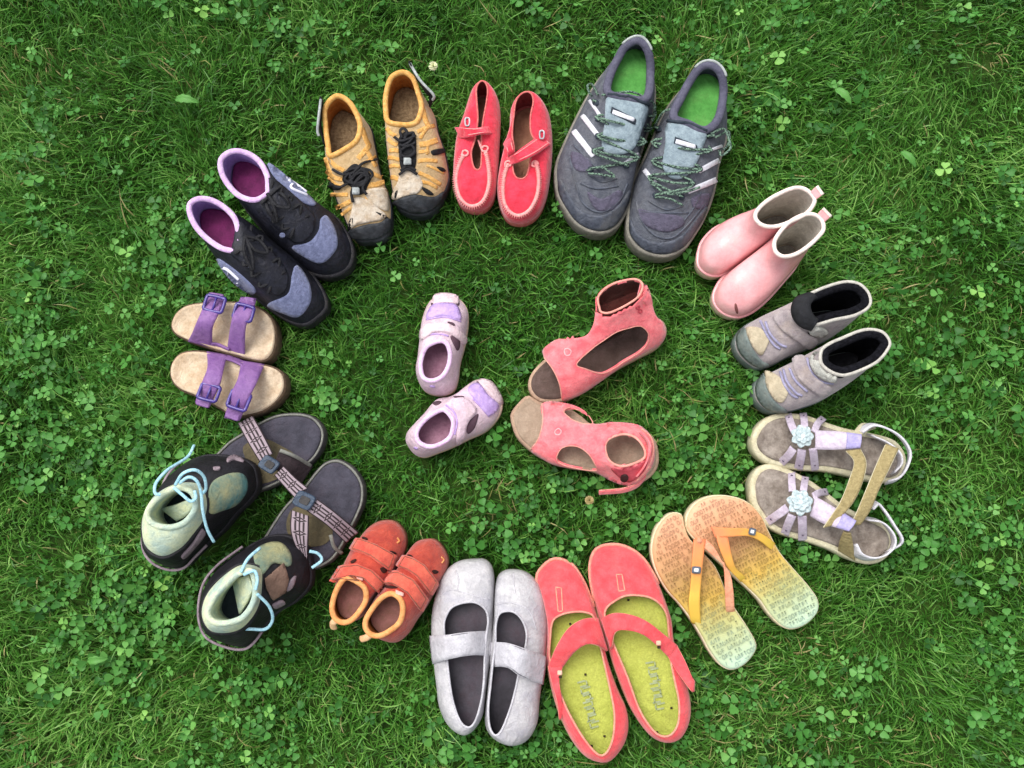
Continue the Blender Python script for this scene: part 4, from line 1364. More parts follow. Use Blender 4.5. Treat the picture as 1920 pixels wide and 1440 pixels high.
for i, d in enumerate(defs):
    s = Shoe(v, 'strap_shoe', d['label'], 'shoe', G9)
    s.outline(d['out'], .016)
    s.opening(d['op'], (.036, .022, .03, .04))
    s.sole(m_so, z1=.010, out=.0006)
    s.upper(m_up, m_li, k=.82, zlow=.004, rim=m_ri, rim_r=.0013, thick=.002)
    s.bed(m_in, z=.013, ins=.003, dish=.001)
    s.strip('strap', *d['strap'], m_up, zs=(.026, .046, .05, .042, .024), th=.0025, crown=.001, edge=m_ri, edge_r=.0005)
    s.strip('strap_end', *d['tail'], m_up, zs=(.0245, .03, .03, .02), th=.0025, edge=m_ri, edge_r=.0005)
    s.line('toe_stitching', d['slit'], .0009, m_ri, off=.0003, closed=True, smooth=False, n=40)
    tt = s.R[np.r_[-14:15]].copy(); tt[:, 2] = .009
    s.add('toe_welt', tube_mesh(tt, .0022, False, 8), m_ri)
    rx, ry = d['rivet']
    s.block('rivet', (rx, ry), (15, 0), (0, 15), .05, .0018, m_bu)
    s.block('rivet', (rx + 2, ry + 26), (11, 0), (0, 9), .046, .0018, m_bd)
    lettering(s, *d['text'], .0145, m_le)
    for q in d['specks']:
        s.block('dirt_speck', q, (7, 0), (0, 7), .0135, .0012, m_bd, bev=.0004)

# ================================================================== 10 pale grey strap shoes
v = (790, 1030, 3.692)
m_up = mat('pale_leather', '#a4a2a6', '#c0bec0', rough=.45, scale=45, bump=.25, bscale=500, dirt=('#7e7c94', .6))
m_st = mat('pale_strap', '#acaab0', '#c4c2c8', rough=.6, scale=70, bump=.3, bscale=900)
m_in = mat('pale_insole', '#242128', '#443e48', rough=.5, scale=22, bump=.1, bscale=500, dirt=('#4a2a34', .5), crease=.06)
m_li = mat('pale_lining', '#5c5a60', '#74727a', rough=.7, scale=60)
m_so = mat('pale_sole', '#8c887c', '#a4a092', rough=.8, scale=60)
G10 = 'pale grey strap shoes'
defs = [
    dict(label='pale grey strap shoe with bluish worn toe, beside the red velcro shoe',
         out=[(370, 68), (250, 88), (160, 158), (108, 270), (70, 430), (64, 600), (80, 790), (100, 950), (122, 1100), (182, 1222), (280, 1283), (360, 1253), (422, 1162), (442, 1050), (462, 900), (477, 750), (492, 600), (502, 420), (507, 250), (490, 128), (440, 73)],
         op=[(310, 363), (210, 398), (160, 480), (154, 560), (168, 700), (184, 850), (210, 1030), (260, 1182), (320, 1237), (370, 1202), (412, 1080), (436, 920), (442, 750), (452, 600), (466, 500), (450, 420), (390, 370)],
         strap=([(64, 597), (180, 592), (320, 572), (484, 562)], [(86, 792), (180, 762), (330, 732), (488, 738)]),
         scuff=[(215, 150), (330, 130), (390, 170), (370, 260), (290, 300), (220, 260)], seams=[[(130, 330), (200, 280), (330, 310), (470, 350)], [(240, 150), (260, 210), (250, 290)]]),
    dict(label='pale grey strap shoe, beside the coral strap shoe',
         out=[(640, 143), (560, 158), (518, 220), (503, 400), (490, 560), (480, 750), (460, 950), (438, 1130), (448, 1242), (520, 1323), (640, 1358), (742, 1322), (802, 1212), (823, 1050), (842, 900), (867, 700), (882, 500), (862, 350), (802, 228), (730, 163)],
         op=[(590, 424), (535, 448), (512, 530), (510, 640), (490, 800), (475, 950), (460, 1100), (470, 1230), (510, 1292), (560, 1252), (620, 1100), (660, 950), (686, 820), (722, 690), (732, 580), (702, 490), (650, 435)],
         strap=([(484, 640), (600, 648), (720, 688), (862, 742)], [(478, 812), (600, 816), (690, 880), (835, 935)]),
         scuff=[(600, 240), (700, 220), (740, 290), (700, 350), (620, 330)], seams=[[(530, 380), (620, 370), (740, 420), (800, 560)], [(640, 160), (640, 230), (650, 300)]]),
]
for i, d in enumerate(defs):
    s = Shoe(v, 'strap_shoe', d['label'], 'shoe', G10)
    s.outline(d['out'], .016)
    s.opening(d['op'], (.036, .03, .036, .048))
    s.sole(m_so, z1=.008)
    s.upper(m_up, m_li, k=.85, pw=1.3, rim=m_st, rim_r=.0014, thick=.002, amp=.0016)
    s.bed(m_in, z=.014, ins=.003, dish=.002)
    o = s.strip('strap', *d['strap'], m_st, zs=(.018, .046, .05, .018), th=.0022, crown=.0015)
    PA, PB, _ = s.last
    for f in (.04, .96):
        q = PA * (1 - f) + PB * f; q[:, 2] += .0022
        s.add('strap_seam', tube_mesh(q, .0006, False, 5), m_li, o)
    for q in d['seams']:
        s.line('seam', q, .0007, m_st, off=0)

# ================================================================== 11 red velcro shoes
v = (600, 960, 5.333)
m_up = mat('velcro_red', '#a03428', '#bc4a36', rough=.85, scale=90, bump=.5, bscale=1000, sheen=.3, dirt=('#7c3428', .4))  # toned darker than the straps, shading between them put into the colour
m_st = mat('velcro_red_strap', '#be4a3c', '#d8644e', rough=.85, scale=90, bump=.5, bscale=1000, sheen=.3)
m_or = mat('velcro_orange', '#d88c50', '#e8a86c', rough=.8, scale=120, bump=.4, bscale=1200)
m_li = mat('velcro_lining', '#a86024', '#c07a38', rough=.9, scale=90, bump=.4)
m_in = mat('velcro_insole', '#6c4a3c', '#8a5c58', rough=.9, scale=50, dirt=('#6c5c3c', .6))
m_dk = mat('velcro_hole', '#28100e', '#38180f', rough=.9, bump=0)
m_pl = mat('velcro_label', '#dc9c90', '#ecb8ac', rough=.7, bump=0)
m_ta = mat('velcro_tab', '#dca878', '#ecc498', rough=.8, bump=.3)
m_so = mat('velcro_sole', '#7c4438', '#9a6450', rough=.8, scale=60)
G11 = 'red velcro toddler shoes'
defs = [
    dict(label='small red velcro shoe with orange collar, touching the dark patterned sandal',
         out=[(655, 78), (540, 108), (440, 188), (365, 290), (298, 385), (220, 540), (150, 680, .03), (105, 820, .05), (88, 960, .056), (128, 1075, .056), (210, 1135, .056), (310, 1125, .05), (420, 1040, .035), (505, 900), (605, 745), (722, 602), (805, 480), (853, 335), (842, 210), (762, 108)],
         op=[(350, 680), (255, 655), (182, 740), (132, 860), (117, 980), (150, 1068), (220, 1108), (310, 1088), (400, 992), (462, 880), (450, 760)],
         s1=([(388, 283), (470, 308), (570, 345), (745, 440)], [(322, 388), (410, 412), (500, 450), (680, 585)]),
         s2=([(222, 560), (370, 528), (520, 585), (640, 705)], [(132, 705), (290, 645), (430, 665), (560, 795)]),
         holes=[[(420, 250), (470, 258), (485, 285), (430, 280)], [(300, 500), (360, 465), (370, 490), (320, 520)], [(690, 385), (740, 395), (770, 420), (720, 425)], [(590, 560), (650, 545), (670, 590), (630, 620)]],
         lab=[(360, 640), (425, 660), (430, 690), (365, 668)], emb=[(770, 260), (790, 290), (770, 310), (750, 285)], tab=[(150, 1085, .056), (128, 1120, .05), (140, 1165, .04)]),
    dict(label='small red velcro shoe with orange collar, touching the pale grey strap shoe',
         out=[(1075, 268), (960, 298), (870, 400), (800, 520), (700, 640), (600, 760, .03), (490, 900, .05), (432, 1040, .056), (438, 1160, .058), (510, 1245, .054), (640, 1300, .035), (760, 1315, .02), (872, 1232), (965, 1090), (1065, 950), (1175, 752), (1265, 580), (1275, 460), (1222, 350), (1155, 283)],
         op=[(720, 812), (620, 850), (530, 950), (462, 1062), (450, 1150), (500, 1222), (590, 1242), (700, 1192), (800, 1102), (832, 980), (808, 872)],
         s1=([(855, 455), (930, 478), (1030, 535), (1160, 705)], [(785, 560), (860, 580), (960, 650), (1090, 820)]),
         s2=([(650, 635), (780, 605), (930, 675), (1060, 860)], [(598, 745), (720, 720), (870, 812), (995, 985)]),
         holes=[[(870, 430), (910, 430), (935, 460), (890, 460)], [(1110, 585), (1150, 575), (1190, 600), (1140, 625)], [(620, 745), (720, 735), (800, 760), (700, 770)]],
         lab=[(758, 780), (835, 810), (830, 845), (755, 818)], emb=[(1210, 450), (1235, 480), (1215, 510), (1190, 480)], tab=[(505, 1225, .056), (465, 1255, .05), (410, 1272, .042)]),
]
for i, d in enumerate(defs):
    s = Shoe(v, 'velcro_shoe', d['label'], 'shoe', G11)
    s.outline(d['out'], .018)
    s.opening(d['op'], (.06, .052, .056))
    s.sole(m_so, z1=.012)
    s.upper(m_up, m_li, k=.68, rim=m_or, rim_r=.0034, thick=.0035, rim_in=.0005)
    s.bed(m_in, z=.034, ins=.005, dish=.002)
    for q in d['holes']:
        c_ = np.array(q, float).mean(0)
        s.patch('side_opening', [tuple(c_ + (np.array(p) - c_) * .8) for p in q], m_dk, off=.0002, th=.001, step=3)  # solid dark piece, the shade inside a hole given as colour
    for key, zz in (('s1', (.03, .05, .052, .03)), ('s2', (.034, .062, .064, .034))):
        A, B = d[key]
        poly = list(A) + list(B)[::-1]
        o = s.patch('velcro_strap', poly, m_st, off=.002, th=.0036, smooth=False, step=5)
        c = np.array(poly, float).mean(0)
        s.line('strap_seam', [tuple(c + (np.array(p) - c) * .86) for p in poly], .0006, m_so, off=.0056, closed=True, smooth=False, n=60, parent=o)
    s.patch('label', d['lab'], m_pl, off=.002, th=.001, smooth=False, step=4)
    s.line('embroidery', d['emb'][:3], .0011, m_or, off=.0005)
    s.tube('pull_tab', d['tab'], .0042, m_ta, flat=.5)

# ================================================================== 12 dark sandals with patterned webbing
v = (400, 750, 4.5)
m_bed = mat('dark_footbed', '#35343e', '#4a4854', rough=.85, scale=50, bump=.4, bscale=900, btype='vor', dirt=('#4a3c44', .5))
m_so = mat('dark_sole', '#2c2a2e', '#4c4a48', rough=.85, scale=60, dirt=('#6c665c', .5))
m_kh = mat('khaki_footbed', '#4c4534', '#665c44', rough=.9, scale=60, bump=.3)
m_bu = mat('blue_buckle', '#2c3a4c', '#3c4c60', rough=.45, scale=60, bump=.1)
m_br = mat('brown_webbing', '#2a2226', '#3c3034', rough=.85, scale=200, bump=.5)
m_gr = mat('grey_loop', '#6c6c68', '#88887f', rough=.7, scale=90)
WEB = webbing_mat('patterned_webbing', '#2a1e22', '#988890')
G12 = 'dark sandals with patterned webbing'
defs = [
    dict(label='dark sandal with patterned webbing, touching the purple buckle sandal',
         out=[(925, 235), (850, 142), (740, 105), (600, 105), (490, 128), (380, 180), (250, 260), (130, 335), (20, 440), (-100, 570), (-210, 740), (-250, 870), (-200, 970), (-90, 985), (40, 920), (180, 850), (330, 790), (480, 740), (620, 670), (740, 592), (830, 522), (892, 442), (932, 340)],
         kh=[[(250, 400), (420, 330), (560, 380), (700, 480), (640, 600), (480, 690), (350, 700), (330, 620)]],
         straps=[([(212, 205, .024), (300, 370, .045), (395, 525, .05)], [(340, 140, .024), (425, 290, .045), (505, 450, .05)], WEB),
                 ([(560, 415, .046), (700, 470, .036), (835, 555, .012)], [(500, 570, .048), (620, 645, .036), (730, 712, .012)], m_br)],
         extra=[([(600, 560, .05), (700, 660, .052), (800, 740, .054)], [(520, 640, .05), (600, 730, .052), (690, 830, .054)])],
         buckle=[((475, 545), (62, 40), (-40, 50))],
         loops=[[(562, 425, .049), (690, 476, .041), (822, 556, .016)]]),
    dict(label='dark sandal with patterned webbing, touching the red velcro shoe',
         out=[(1180, 570), (1060, 498), (950, 513), (860, 590), (740, 740), (600, 880), (500, 1020), (400, 1180), (290, 1360), (230, 1520), (240, 1640), (330, 1700), (450, 1660), (600, 1570), (760, 1470), (900, 1420), (1010, 1352), (1090, 1242), (1152, 1120), (1222, 980), (1268, 850), (1262, 700)],
         kh=[[(620, 1010), (700, 900), (860, 980), (1000, 1090), (980, 1180), (900, 1230), (760, 1230), (640, 1150)]],
         straps=[([(880, 835, .05), (1040, 955, .042), (1225, 1110, .014)], [(790, 935, .05), (950, 1050, .042), (1115, 1200, .014)], WEB),
                 ([(660, 930, .05), (652, 1080, .052), (690, 1210, .048), (765, 1330, .04)], [(808, 980, .05), (806, 1130, .052), (800, 1230, .048), (795, 1335, .04)], WEB)],
         extra=[],
         buckle=[((770, 848), (75, 35), (-35, 60))],
         loops=[[(990, 1140, .036), (1020, 1240, .026), (1085, 1295, .014)]]),
]
for i, d in enumerate(defs):
    s = Shoe(v, 'webbing_sandal', d['label'], 'sandal', G12)
    s.outline(d['out'], .014)
    s.sole(m_so, z0=-.012, z1=.010)
    s.bed(m_bed, z=.0125, ins=.0045, dish=.001, name='footbed')
    E_ = inset(s.R, .003).copy(); E_[:, 2] = s.base + .0105
    s.add('footbed_edge', tube_mesh(E_, .0016, True, 6), m_gr)
    V, F = fill_rings(ring_resample(cr(s.pts(d['kh'][0], .0135), True), 64), lambda f, xy: .0135 + .0006 * (1 - f))
    s.add('footbed_centre', (V, F), m_kh)
    for a, b, m_ in d['straps']:
        s.strip('webbing_strap', a, b, m_, th=.002, n=24)
    for a, b in d['extra']:
        s.strip('webbing_strap', a, b, WEB, th=.002, n=24)
    for c, u, w in d['buckle']:
        o = s.block('buckle', c, u, w, .053, .005, m_bu)
        s.block('buckle_inset', c, (u[0] * .5, u[1] * .5), (w[0] * .5, w[1] * .5), .0582, .001, m_so, parent=o, bev=.0004)
    for q in d['loops']:
        s.tube('webbing_loop', q, .0024, m_gr, flat=.6)

# ================================================================== 13 black shoes with pale blue laces
v = (240, 820, 3.512)
m_up = mat('laced_black', '#0c0c11', '#1c1b22', rough=.6, scale=70, bump=.4, dirt=('#3c3438', .4))
m_co = mat('laced_collar', '#a8bcb0', '#d2d8b4', rough=.85, scale=35, bump=.5, bscale=1400, contrast=(.4, .6), dirt=('#6c98a0', .6))
m_to = mat('laced_tongue', '#47706f', '#9c9a72', rough=.85, scale=22, bump=.5, bscale=1200, contrast=(.38, .62))
m_in = mat('laced_insole', '#1c2630', '#2a3440', rough=.8, scale=60)
m_la = mat('blue_lace', '#8cc0d4', '#b4dce6', rough=.7, scale=300, bump=.4, bscale=1500)
m_ed = mat('laced_edge', '#7c6c74', '#988890', rough=.6, scale=80)
m_br = mat('laced_brown', '#6c5448', '#846a5c', rough=.8, scale=80, bump=.3)
m_so = mat('laced_sole', '#17161b', '#2a282e', rough=.7, scale=60)
G13 = 'black shoes with pale blue laces'
defs = [
    dict(label='black shoe with pale blue lace sticking up, heel at the far left of the ring',
         out=[(838, 280), (815, 190), (740, 140), (620, 118), (490, 120), (370, 170), (250, 260, .03), (150, 400, .05), (60, 600, .05), (40, 690, .05), (70, 770, .045), (140, 830, .04), (240, 862, .035), (340, 850, .03), (430, 780), (520, 690), (620, 600), (700, 500), (790, 410), (835, 345)],
         op=[(530, 420), (480, 305), (340, 295), (190, 375), (105, 520), (95, 650), (128, 745), (230, 795), (350, 740), (440, 640), (510, 540)],
         rim=[(420, 350), (340, 322), (250, 352), (155, 430), (118, 515), (165, 580), (270, 602), (370, 572), (435, 500), (455, 420)],
         ton=[(540, 320), (640, 250), (750, 245), (780, 330), (720, 430), (610, 480), (530, 490)],
         laces=[[(435, 52, .05), (390, 130, .07), (260, 215, .1), (185, 300, .11), (178, 365, .112), (215, 378, .11)], [(310, 315, .11), (360, 240, .118), (440, 215, .118), (500, 260, .108), (512, 340, .1), (480, 380, .1)], [(340, 300, .112), (400, 262, .118), (455, 290, .116), (482, 370, .108), (492, 480, .1), (520, 600, .085), (566, 690, .07)], [(300, 330, .112), (360, 380, .112), (410, 420, .11), (445, 400, .108), (440, 350, .108)]],
         edge=[(250, 862, .03), (340, 855, .03), (400, 790, .025), (470, 690, .025)], edge2=[(40, 650, .045), (75, 770, .04), (180, 848, .032), (330, 862, .028)],
         inner=([(225, 462, .05), (300, 445, .065), (405, 405, .08)], [(330, 545, .05), (395, 505, .065), (445, 435, .08)]), trim=[[(650, 150), (690, 125), (740, 140), (760, 165), (700, 150), (660, 165)], [(560, 205), (600, 200), (605, 215), (570, 218)], [(470, 620), (490, 600), (500, 640), (420, 740), (370, 790), (350, 780), (420, 700)]], brown=None),
    dict(label='black shoe with pale blue laces and brown tongue label, near the red velcro shoes',
         out=[(1195, 870), (1165, 740), (1065, 660), (940, 650), (820, 700), (690, 780, .025), (560, 865, .04), (460, 970, .05), (415, 1100, .055), (415, 1230, .055), (465, 1325, .05), (580, 1372, .04), (720, 1390, .03), (810, 1350), (890, 1245), (970, 1155), (1090, 1085), (1185, 980)],
         op=[(880, 860), (760, 830), (640, 895), (520, 1025), (485, 1165), (540, 1275), (650, 1295), (765, 1255), (860, 1130), (890, 980)],
         rim=[(815, 875), (725, 890), (640, 960), (560, 1050), (518, 1160), (560, 1222), (650, 1232), (760, 1192), (832, 1090), (848, 980)],
         ton=[(830, 770), (900, 712), (1000, 700), (1065, 770), (1060, 850), (960, 830), (890, 900), (850, 880)],
         laces=[[(742, 890, .105), (790, 800, .1), (870, 728, .085)], [(760, 905, .108), (830, 880, .108), (852, 935, .106), (840, 1005, .104)], [(850, 1030, .1), (930, 1115, .085), (952, 1200, .07), (905, 1262, .06), (800, 1262, .06), (700, 1265, .062)], [(1195, 750, .03), (1250, 765, .025), (1275, 810, .022), (1210, 860, .024)]],
         edge=[(720, 1395, .028), (800, 1330, .028), (820, 1300, .03), (760, 1300, .034)], edge2=[(520, 905, .04), (440, 1000, .045), (412, 1150, .045), (440, 1300, .04), (560, 1372, .034), (730, 1392, .026)],
         inner=([(705, 960, .055), (740, 925, .07), (800, 905, .082)], [(745, 1160, .055), (795, 1080, .07), (835, 995, .082)]), trim=[[(455, 955), (520, 915), (530, 935), (470, 985)], [(1060, 950), (1100, 910), (1080, 980), (1040, 1010)], [(950, 1100), (1010, 1070), (1030, 1090), (970, 1120)]], brown=[(900, 930), (1015, 832), (1048, 930), (1030, 1010), (945, 1065), (910, 1000)]),
]
for i, d in enumerate(defs):
    s = Shoe(v, 'laced_shoe', d['label'], 'shoe', G13, base=.024)
    s.outline(d['out'], .018)
    s.opening(d['op'], (.07, .062, .066))
    s.sole(m_so, z0=-.010, z1=.013, out=.0015)
    s.upper(m_up, None, k=.66, thick=.004)
    # padded sock-like collar rising from the mouth of the upper
    B0 = inset(s.B, .001).copy()
    low = s.B.copy()
    s.opening(d['rim'], (.098, .092, .092))
    top = s.B
    rows = []
    for h, g in ((0, -.25), (.02, .0), (.1, .25), (.3, .55), (.62, .82), (.86, .96), (1.0, 1.0)):
        rows.append(np.column_stack([B0[:, :2] + (top[:, :2] - B0[:, :2]) * h, B0[:, 2] + (top[:, 2] - B0[:, 2]) * g]))
    G = np.stack(rows)
    G += wob(G, .0008, 70, s.seed)[..., None] * np.array([.4, .4, 1])
    s.add('padded_collar', (G.reshape(-1, 3), grid_faces(len(rows), s.NR, True)), m_co)
    inn = [inset(top, .001), inset(top, .0035), inset(top, .003), inset(top, .0005), inset(top, -.004)]
    zz = (0, -.002, -.02, -.045, -.07)
    G = np.stack([np.column_stack([q[:, :2], np.maximum(q[:, 2] + z, s.base + .012)]) for q, z in zip(inn, zz)])
    s.add('lining', (G.reshape(-1, 3), [f[::-1] for f in grid_faces(5, s.NR, True)]), m_co)
    s.add('collar', tube_mesh(inset(top, .0015), .0036, True, 10), m_co)
    V, F = fill_rings(inset(top, -.003), lambda f, xy: s.base + .034)
    s.add('insole', (V, F), m_in)
    s.patch('tongue', d['ton'], m_to, th=.002, puff=.002)
    if d['brown']:
        s.patch('tongue_label', d['brown'], m_br, off=.002, th=.002, smooth=False)
    for q in d['laces']:
        L = [(p[0], p[1], max(p[2] - .002, .0) ) for p in q]
        s.tube('lace', L, .0019, m_la, flat=.7)
    k = N_ = s.NR // 2
    P = inset(s.R, -.003)[k - 26:k + 24].copy()
    P[:, 2] = s.base + .02
    s.add('edge_piping', tube_mesh(P, .0017, False, 8), m_ed)
    s.add('shell_edge', tube_mesh(inset(low, .0005), .0022, True, 8), m_up)
    s.strip('inner_tongue', *d['inner'], m_co, th=.003)
    for q in d['trim']:
        s.patch('side_trim', q, m_ed, off=.0012, th=.0012, step=3)

# ================================================================== 14 purple buckle sandals
v = (300, 540, 5.538)
m_bed = mat('cork_footbed', '#b89c7c', '#dccab0', rough=.9, scale=32, bump=.4, bscale=900, dirt=('#7c5c44', .75))
m_so = mat('cork_sole', '#4c3c30', '#6c5844', rough=.9, scale=160, bump=.6, bscale=300)
m_st = mat('purple_strap', '#76508c', '#8e689e', rough=.6, scale=60, bump=.3, bscale=700, dirt=('#5c4870', .5))
m_bu = mat('purple_buckle', '#3a2a78', '#4c3a90', rough=.3, spec=.6, bump=0)
m_pk = mat('strap_lining', '#a4848c', '#b89c9c', rough=.9, scale=60)
G14 = 'purple buckle sandals'
defs = [
    dict(label='purple two-strap buckle sandal, below the black walking shoe',
         out=[(1198, 440), (1158, 315), (1065, 222), (940, 170), (800, 142), (600, 138), (430, 147), (260, 180), (150, 270), (108, 390), (150, 472), (260, 535), (420, 592), (600, 652), (780, 702), (950, 747), (1080, 757), (1165, 682), (1200, 560)],
         straps=[([(298, 545), (370, 392), (440, 240), (492, 75)], [(545, 612), (548, 420), (602, 290), (685, 105)]),
                 ([(705, 655), (738, 400), (775, 260), (845, 105)], [(885, 712), (893, 410), (962, 270), (1000, 120)])],
         bridge=([(520, 606, .014), (600, 628, .013), (725, 662, .014)], [(540, 560, .026), (620, 575, .024), (725, 625, .026)]),
         buckles=[((565, 165), (95, 22), (-25, 75)), ((868, 255), (92, 25), (-22, 75))], tips=[((580, 85), (80, 12), (-8, 30)), ((925, 140), (55, 10), (-8, 42))]),
    dict(label='purple two-strap buckle sandal, above the dark patterned sandal',
         out=[(1295, 965), (1265, 882), (1182, 822), (1050, 788), (850, 757), (650, 690), (480, 658), (330, 648), (200, 678), (120, 770), (98, 880), (130, 982), (220, 1062), (350, 1115), (480, 1175), (620, 1255), (720, 1310), (830, 1330), (945, 1315), (1082, 1272), (1205, 1182), (1285, 1070)],
         straps=[([(488, 672), (492, 850), (440, 990), (375, 1180)], [(695, 705), (650, 900), (622, 1010), (515, 1240)]),
                 ([(845, 765), (812, 950), (748, 1100), (675, 1345)], [(1085, 805), (1000, 1000), (935, 1130), (830, 1375)])],
         bridge=([(680, 700, .014), (760, 725, .013), (860, 765, .014)], [(670, 750, .026), (750, 770, .024), (850, 820, .026)]),
         buckles=[((508, 1085), (95, 25), (-30, 75)), ((820, 1165), (95, 32), (-35, 85))], tips=[((450, 1195), (70, 22), (-14, 36)), ((755, 1320), (72, 26), (-14, 44))]),
]
for i, d in enumerate(defs):
    s = Shoe(v, 'buckle_sandal', d['label'], 'sandal', G14)
    s.outline(d['out'], .02)
    s.sole(m_so, z0=-.012, z1=.0185, out=.001, dish=.007)
    s.bed(m_bed, z=.0225, ins=.0014, dish=.006, name='footbed')
    for k, (a, b) in enumerate(d['straps']):
        s.strip('strap', a, b, m_st, zs=(.016, .044, .048, .034), th=.0024, crown=.001)
    s.strip('strap_bridge', *d['bridge'], m_st, th=.0024)
    for c, u, w in d['tips']:
        s.block('strap_tip', c, u, w, .038, .002, m_st)
    for c, u, w in d['buckles']:
        s.frame('buckle', c, u, w, .049, .0022, m_bu)

# ================================================================== 15 small lilac toddler shoes
v = (740, 540, 4.364)
m_up = mat('toddler_lilac', '#c0a8b4', '#d8c0cc', rough=.75, scale=90, bump=.4, bscale=900, dirt=('#b4a48c', .5))
m_sa = mat('toddler_satin', '#a98cc8', '#c4a8dc', rough=.4, scale=120, bump=.2)
m_co = mat('toddler_collar', '#d4b0d4', '#e6c8e6', rough=.8, scale=120, bump=.3)
m_in = mat('toddler_insole', '#8a6074', '#a47a8c', rough=.85, scale=60, bump=.3)
m_li = mat('toddler_lining', '#a47c94', '#b890a6', rough=.85, scale=60)
m_cr = mat('toddler_cream', '#ccb4bc', '#dec8cc', rough=.8, scale=80, bump=.3)
m_dk = mat('toddler_gap', '#4a3440', '#5c4450', rough=.9, bump=0)
m_so = mat('toddler_sole', '#c0a898', '#d4bca8', rough=.8, scale=60)
G15 = 'small lilac toddler shoes'
defs = [
    dict(label='small lilac toddler shoe standing upright, toe to the top',
         out=[(430, 42), (335, 52), (262, 125), (215, 260), (200, 400), (184, 550), (168, 650), (188, 755), (250, 842), (380, 873), (472, 842), (512, 750), (532, 600), (572, 450), (598, 280), (592, 160), (522, 72)],
         op=[(370, 428), (262, 472), (217, 560), (206, 650), (232, 738), (310, 764), (398, 722), (448, 630), (458, 530), (430, 452)],
         satin=[(310, 150), (410, 130), (505, 150), (535, 265), (430, 235), (340, 240), (265, 252)],
         cream=[(330, 60), (430, 48), (510, 70), (520, 130), (420, 120), (320, 135)],
         strap=[(235, 325), (330, 290), (440, 300), (570, 400), (560, 460), (520, 425), (430, 370), (330, 365), (225, 425)],
         gaps=[[(432, 278), (475, 285), (492, 308), (450, 306)], [(455, 398), (500, 395), (528, 430), (530, 480), (510, 512), (485, 470)], [(300, 125), (320, 130), (325, 150), (305, 150)], [(500, 120), (520, 115), (528, 135), (510, 148)]],
         seams=[[(240, 400), (300, 380), (380, 378), (440, 395)], [(260, 260), (340, 245), (430, 240), (540, 275)]], mark=[(290, 795), (330, 800), (325, 812), (290, 806)]),
    dict(label='small lilac toddler shoe lying slantwise, toe to the coral sandals',
         out=[(868, 870), (805, 768), (720, 742), (645, 750), (560, 822), (450, 880), (340, 905), (250, 1005), (160, 1100), (93, 1180), (88, 1262), (150, 1352), (230, 1383), (350, 1345), (480, 1293), (600, 1233), (752, 1162), (852, 1052), (884, 950)],
         op=[(478, 1070), (405, 992), (305, 1028), (212, 1108), (172, 1190), (192, 1262), (270, 1302), (360, 1290), (450, 1232), (482, 1150)],
         satin=[(600, 830), (680, 785), (760, 880), (845, 965), (770, 1045), (700, 965), (645, 905)],
         cream=[(700, 750), (790, 770), (865, 880), (880, 950), (840, 940), (770, 860), (690, 780)],
         strap=[(470, 930), (560, 905), (640, 960), (660, 1010), (590, 1110), (560, 1230), (500, 1270), (520, 1130), (500, 1020)],
         gaps=[[(590, 1110), (640, 1060), (682, 1030), (665, 1110), (640, 1160), (595, 1190)], [(480, 892), (530, 885), (570, 890), (530, 908)], [(310, 945), (350, 930), (385, 935), (345, 962)], [(670, 770), (695, 775), (690, 795), (672, 790)]],
         seams=[[(420, 960), (480, 1010), (510, 1090), (490, 1200)], [(640, 910), (700, 970), (770, 1050)]], mark=[(160, 1300), (190, 1308), (185, 1320), (160, 1312)]),
]
for i, d in enumerate(defs):
    s = Shoe(v, 'toddler_shoe', d['label'], 'shoe', G15)
    s.outline(d['out'], .018)
    s.opening(d['op'], (.05, .044, .046))
    s.sole(m_so, z1=.012)
    s.upper(m_up, m_li, k=.72, rim=m_co, rim_r=.003, thick=.003, amp=.0012)
    s.bed(m_in, z=.02, ins=.004)
    s.patch('toe_panel', d['cream'], m_cr, th=.0012)
    s.patch('satin_panel', d['satin'], m_sa, th=.002, puff=.001)
    s.patch('ankle_strap', d['strap'], m_cr if i == 0 else m_up, off=.001, th=.0022)
    for q in d['gaps']:
        s.patch('side_opening', q, m_dk, off=.0002, th=.0008 if i else .0008, step=3)  # uncut upper, the shaded opening is painted as a dark inset
    for q in d['seams']:
        s.line('seam', q, .0012, m_sa, off=.0005)
    s.patch('heel_mark', d['mark'], m_sa, th=.0006, step=3)

# ================================================================== 16 coral sandals
v = (940, 510, 3.349)
m_up = mat('coral_suede', '#e45e68', '#f6868a', rough=.8, scale=70, bump=.35, bscale=1200, sheen=.4)
m_li = mat('coral_sandal_lining', '#3a2620', '#4c342c', rough=.8, scale=60)
m_lr = mat('coral_sandal_lining_red', '#b43c48', '#c85460', rough=.8, scale=60)
m_bd = mat('coral_sandal_footbed', '#94806c', '#ac9884', rough=.85, scale=60, bump=.3, bscale=900, dirt=('#7c6454', .4))
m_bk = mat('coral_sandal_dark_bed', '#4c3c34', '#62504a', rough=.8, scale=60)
m_so = mat('coral_sandal_sole', '#a08470', '#b89c84', rough=.8, scale=60)
m_ed = mat('coral_sandal_edge', '#d88c80', '#e4a494', rough=.8, scale=90)
m_dk = mat('coral_sandal_snap', '#2c1414', '#3c1c1c', rough=.7, bump=0)
m_me = mat('coral_sandal_stitch', '#f4a0a4', '#f8b8b8', rough=.6, bump=0)
G16 = 'coral open sandals'
CORAL = [(0, 0), (.01, .12), (.05, .26), (.14, .4), (.32, .54), (.6, .7), (.85, .86), (1.0, 1.0)]
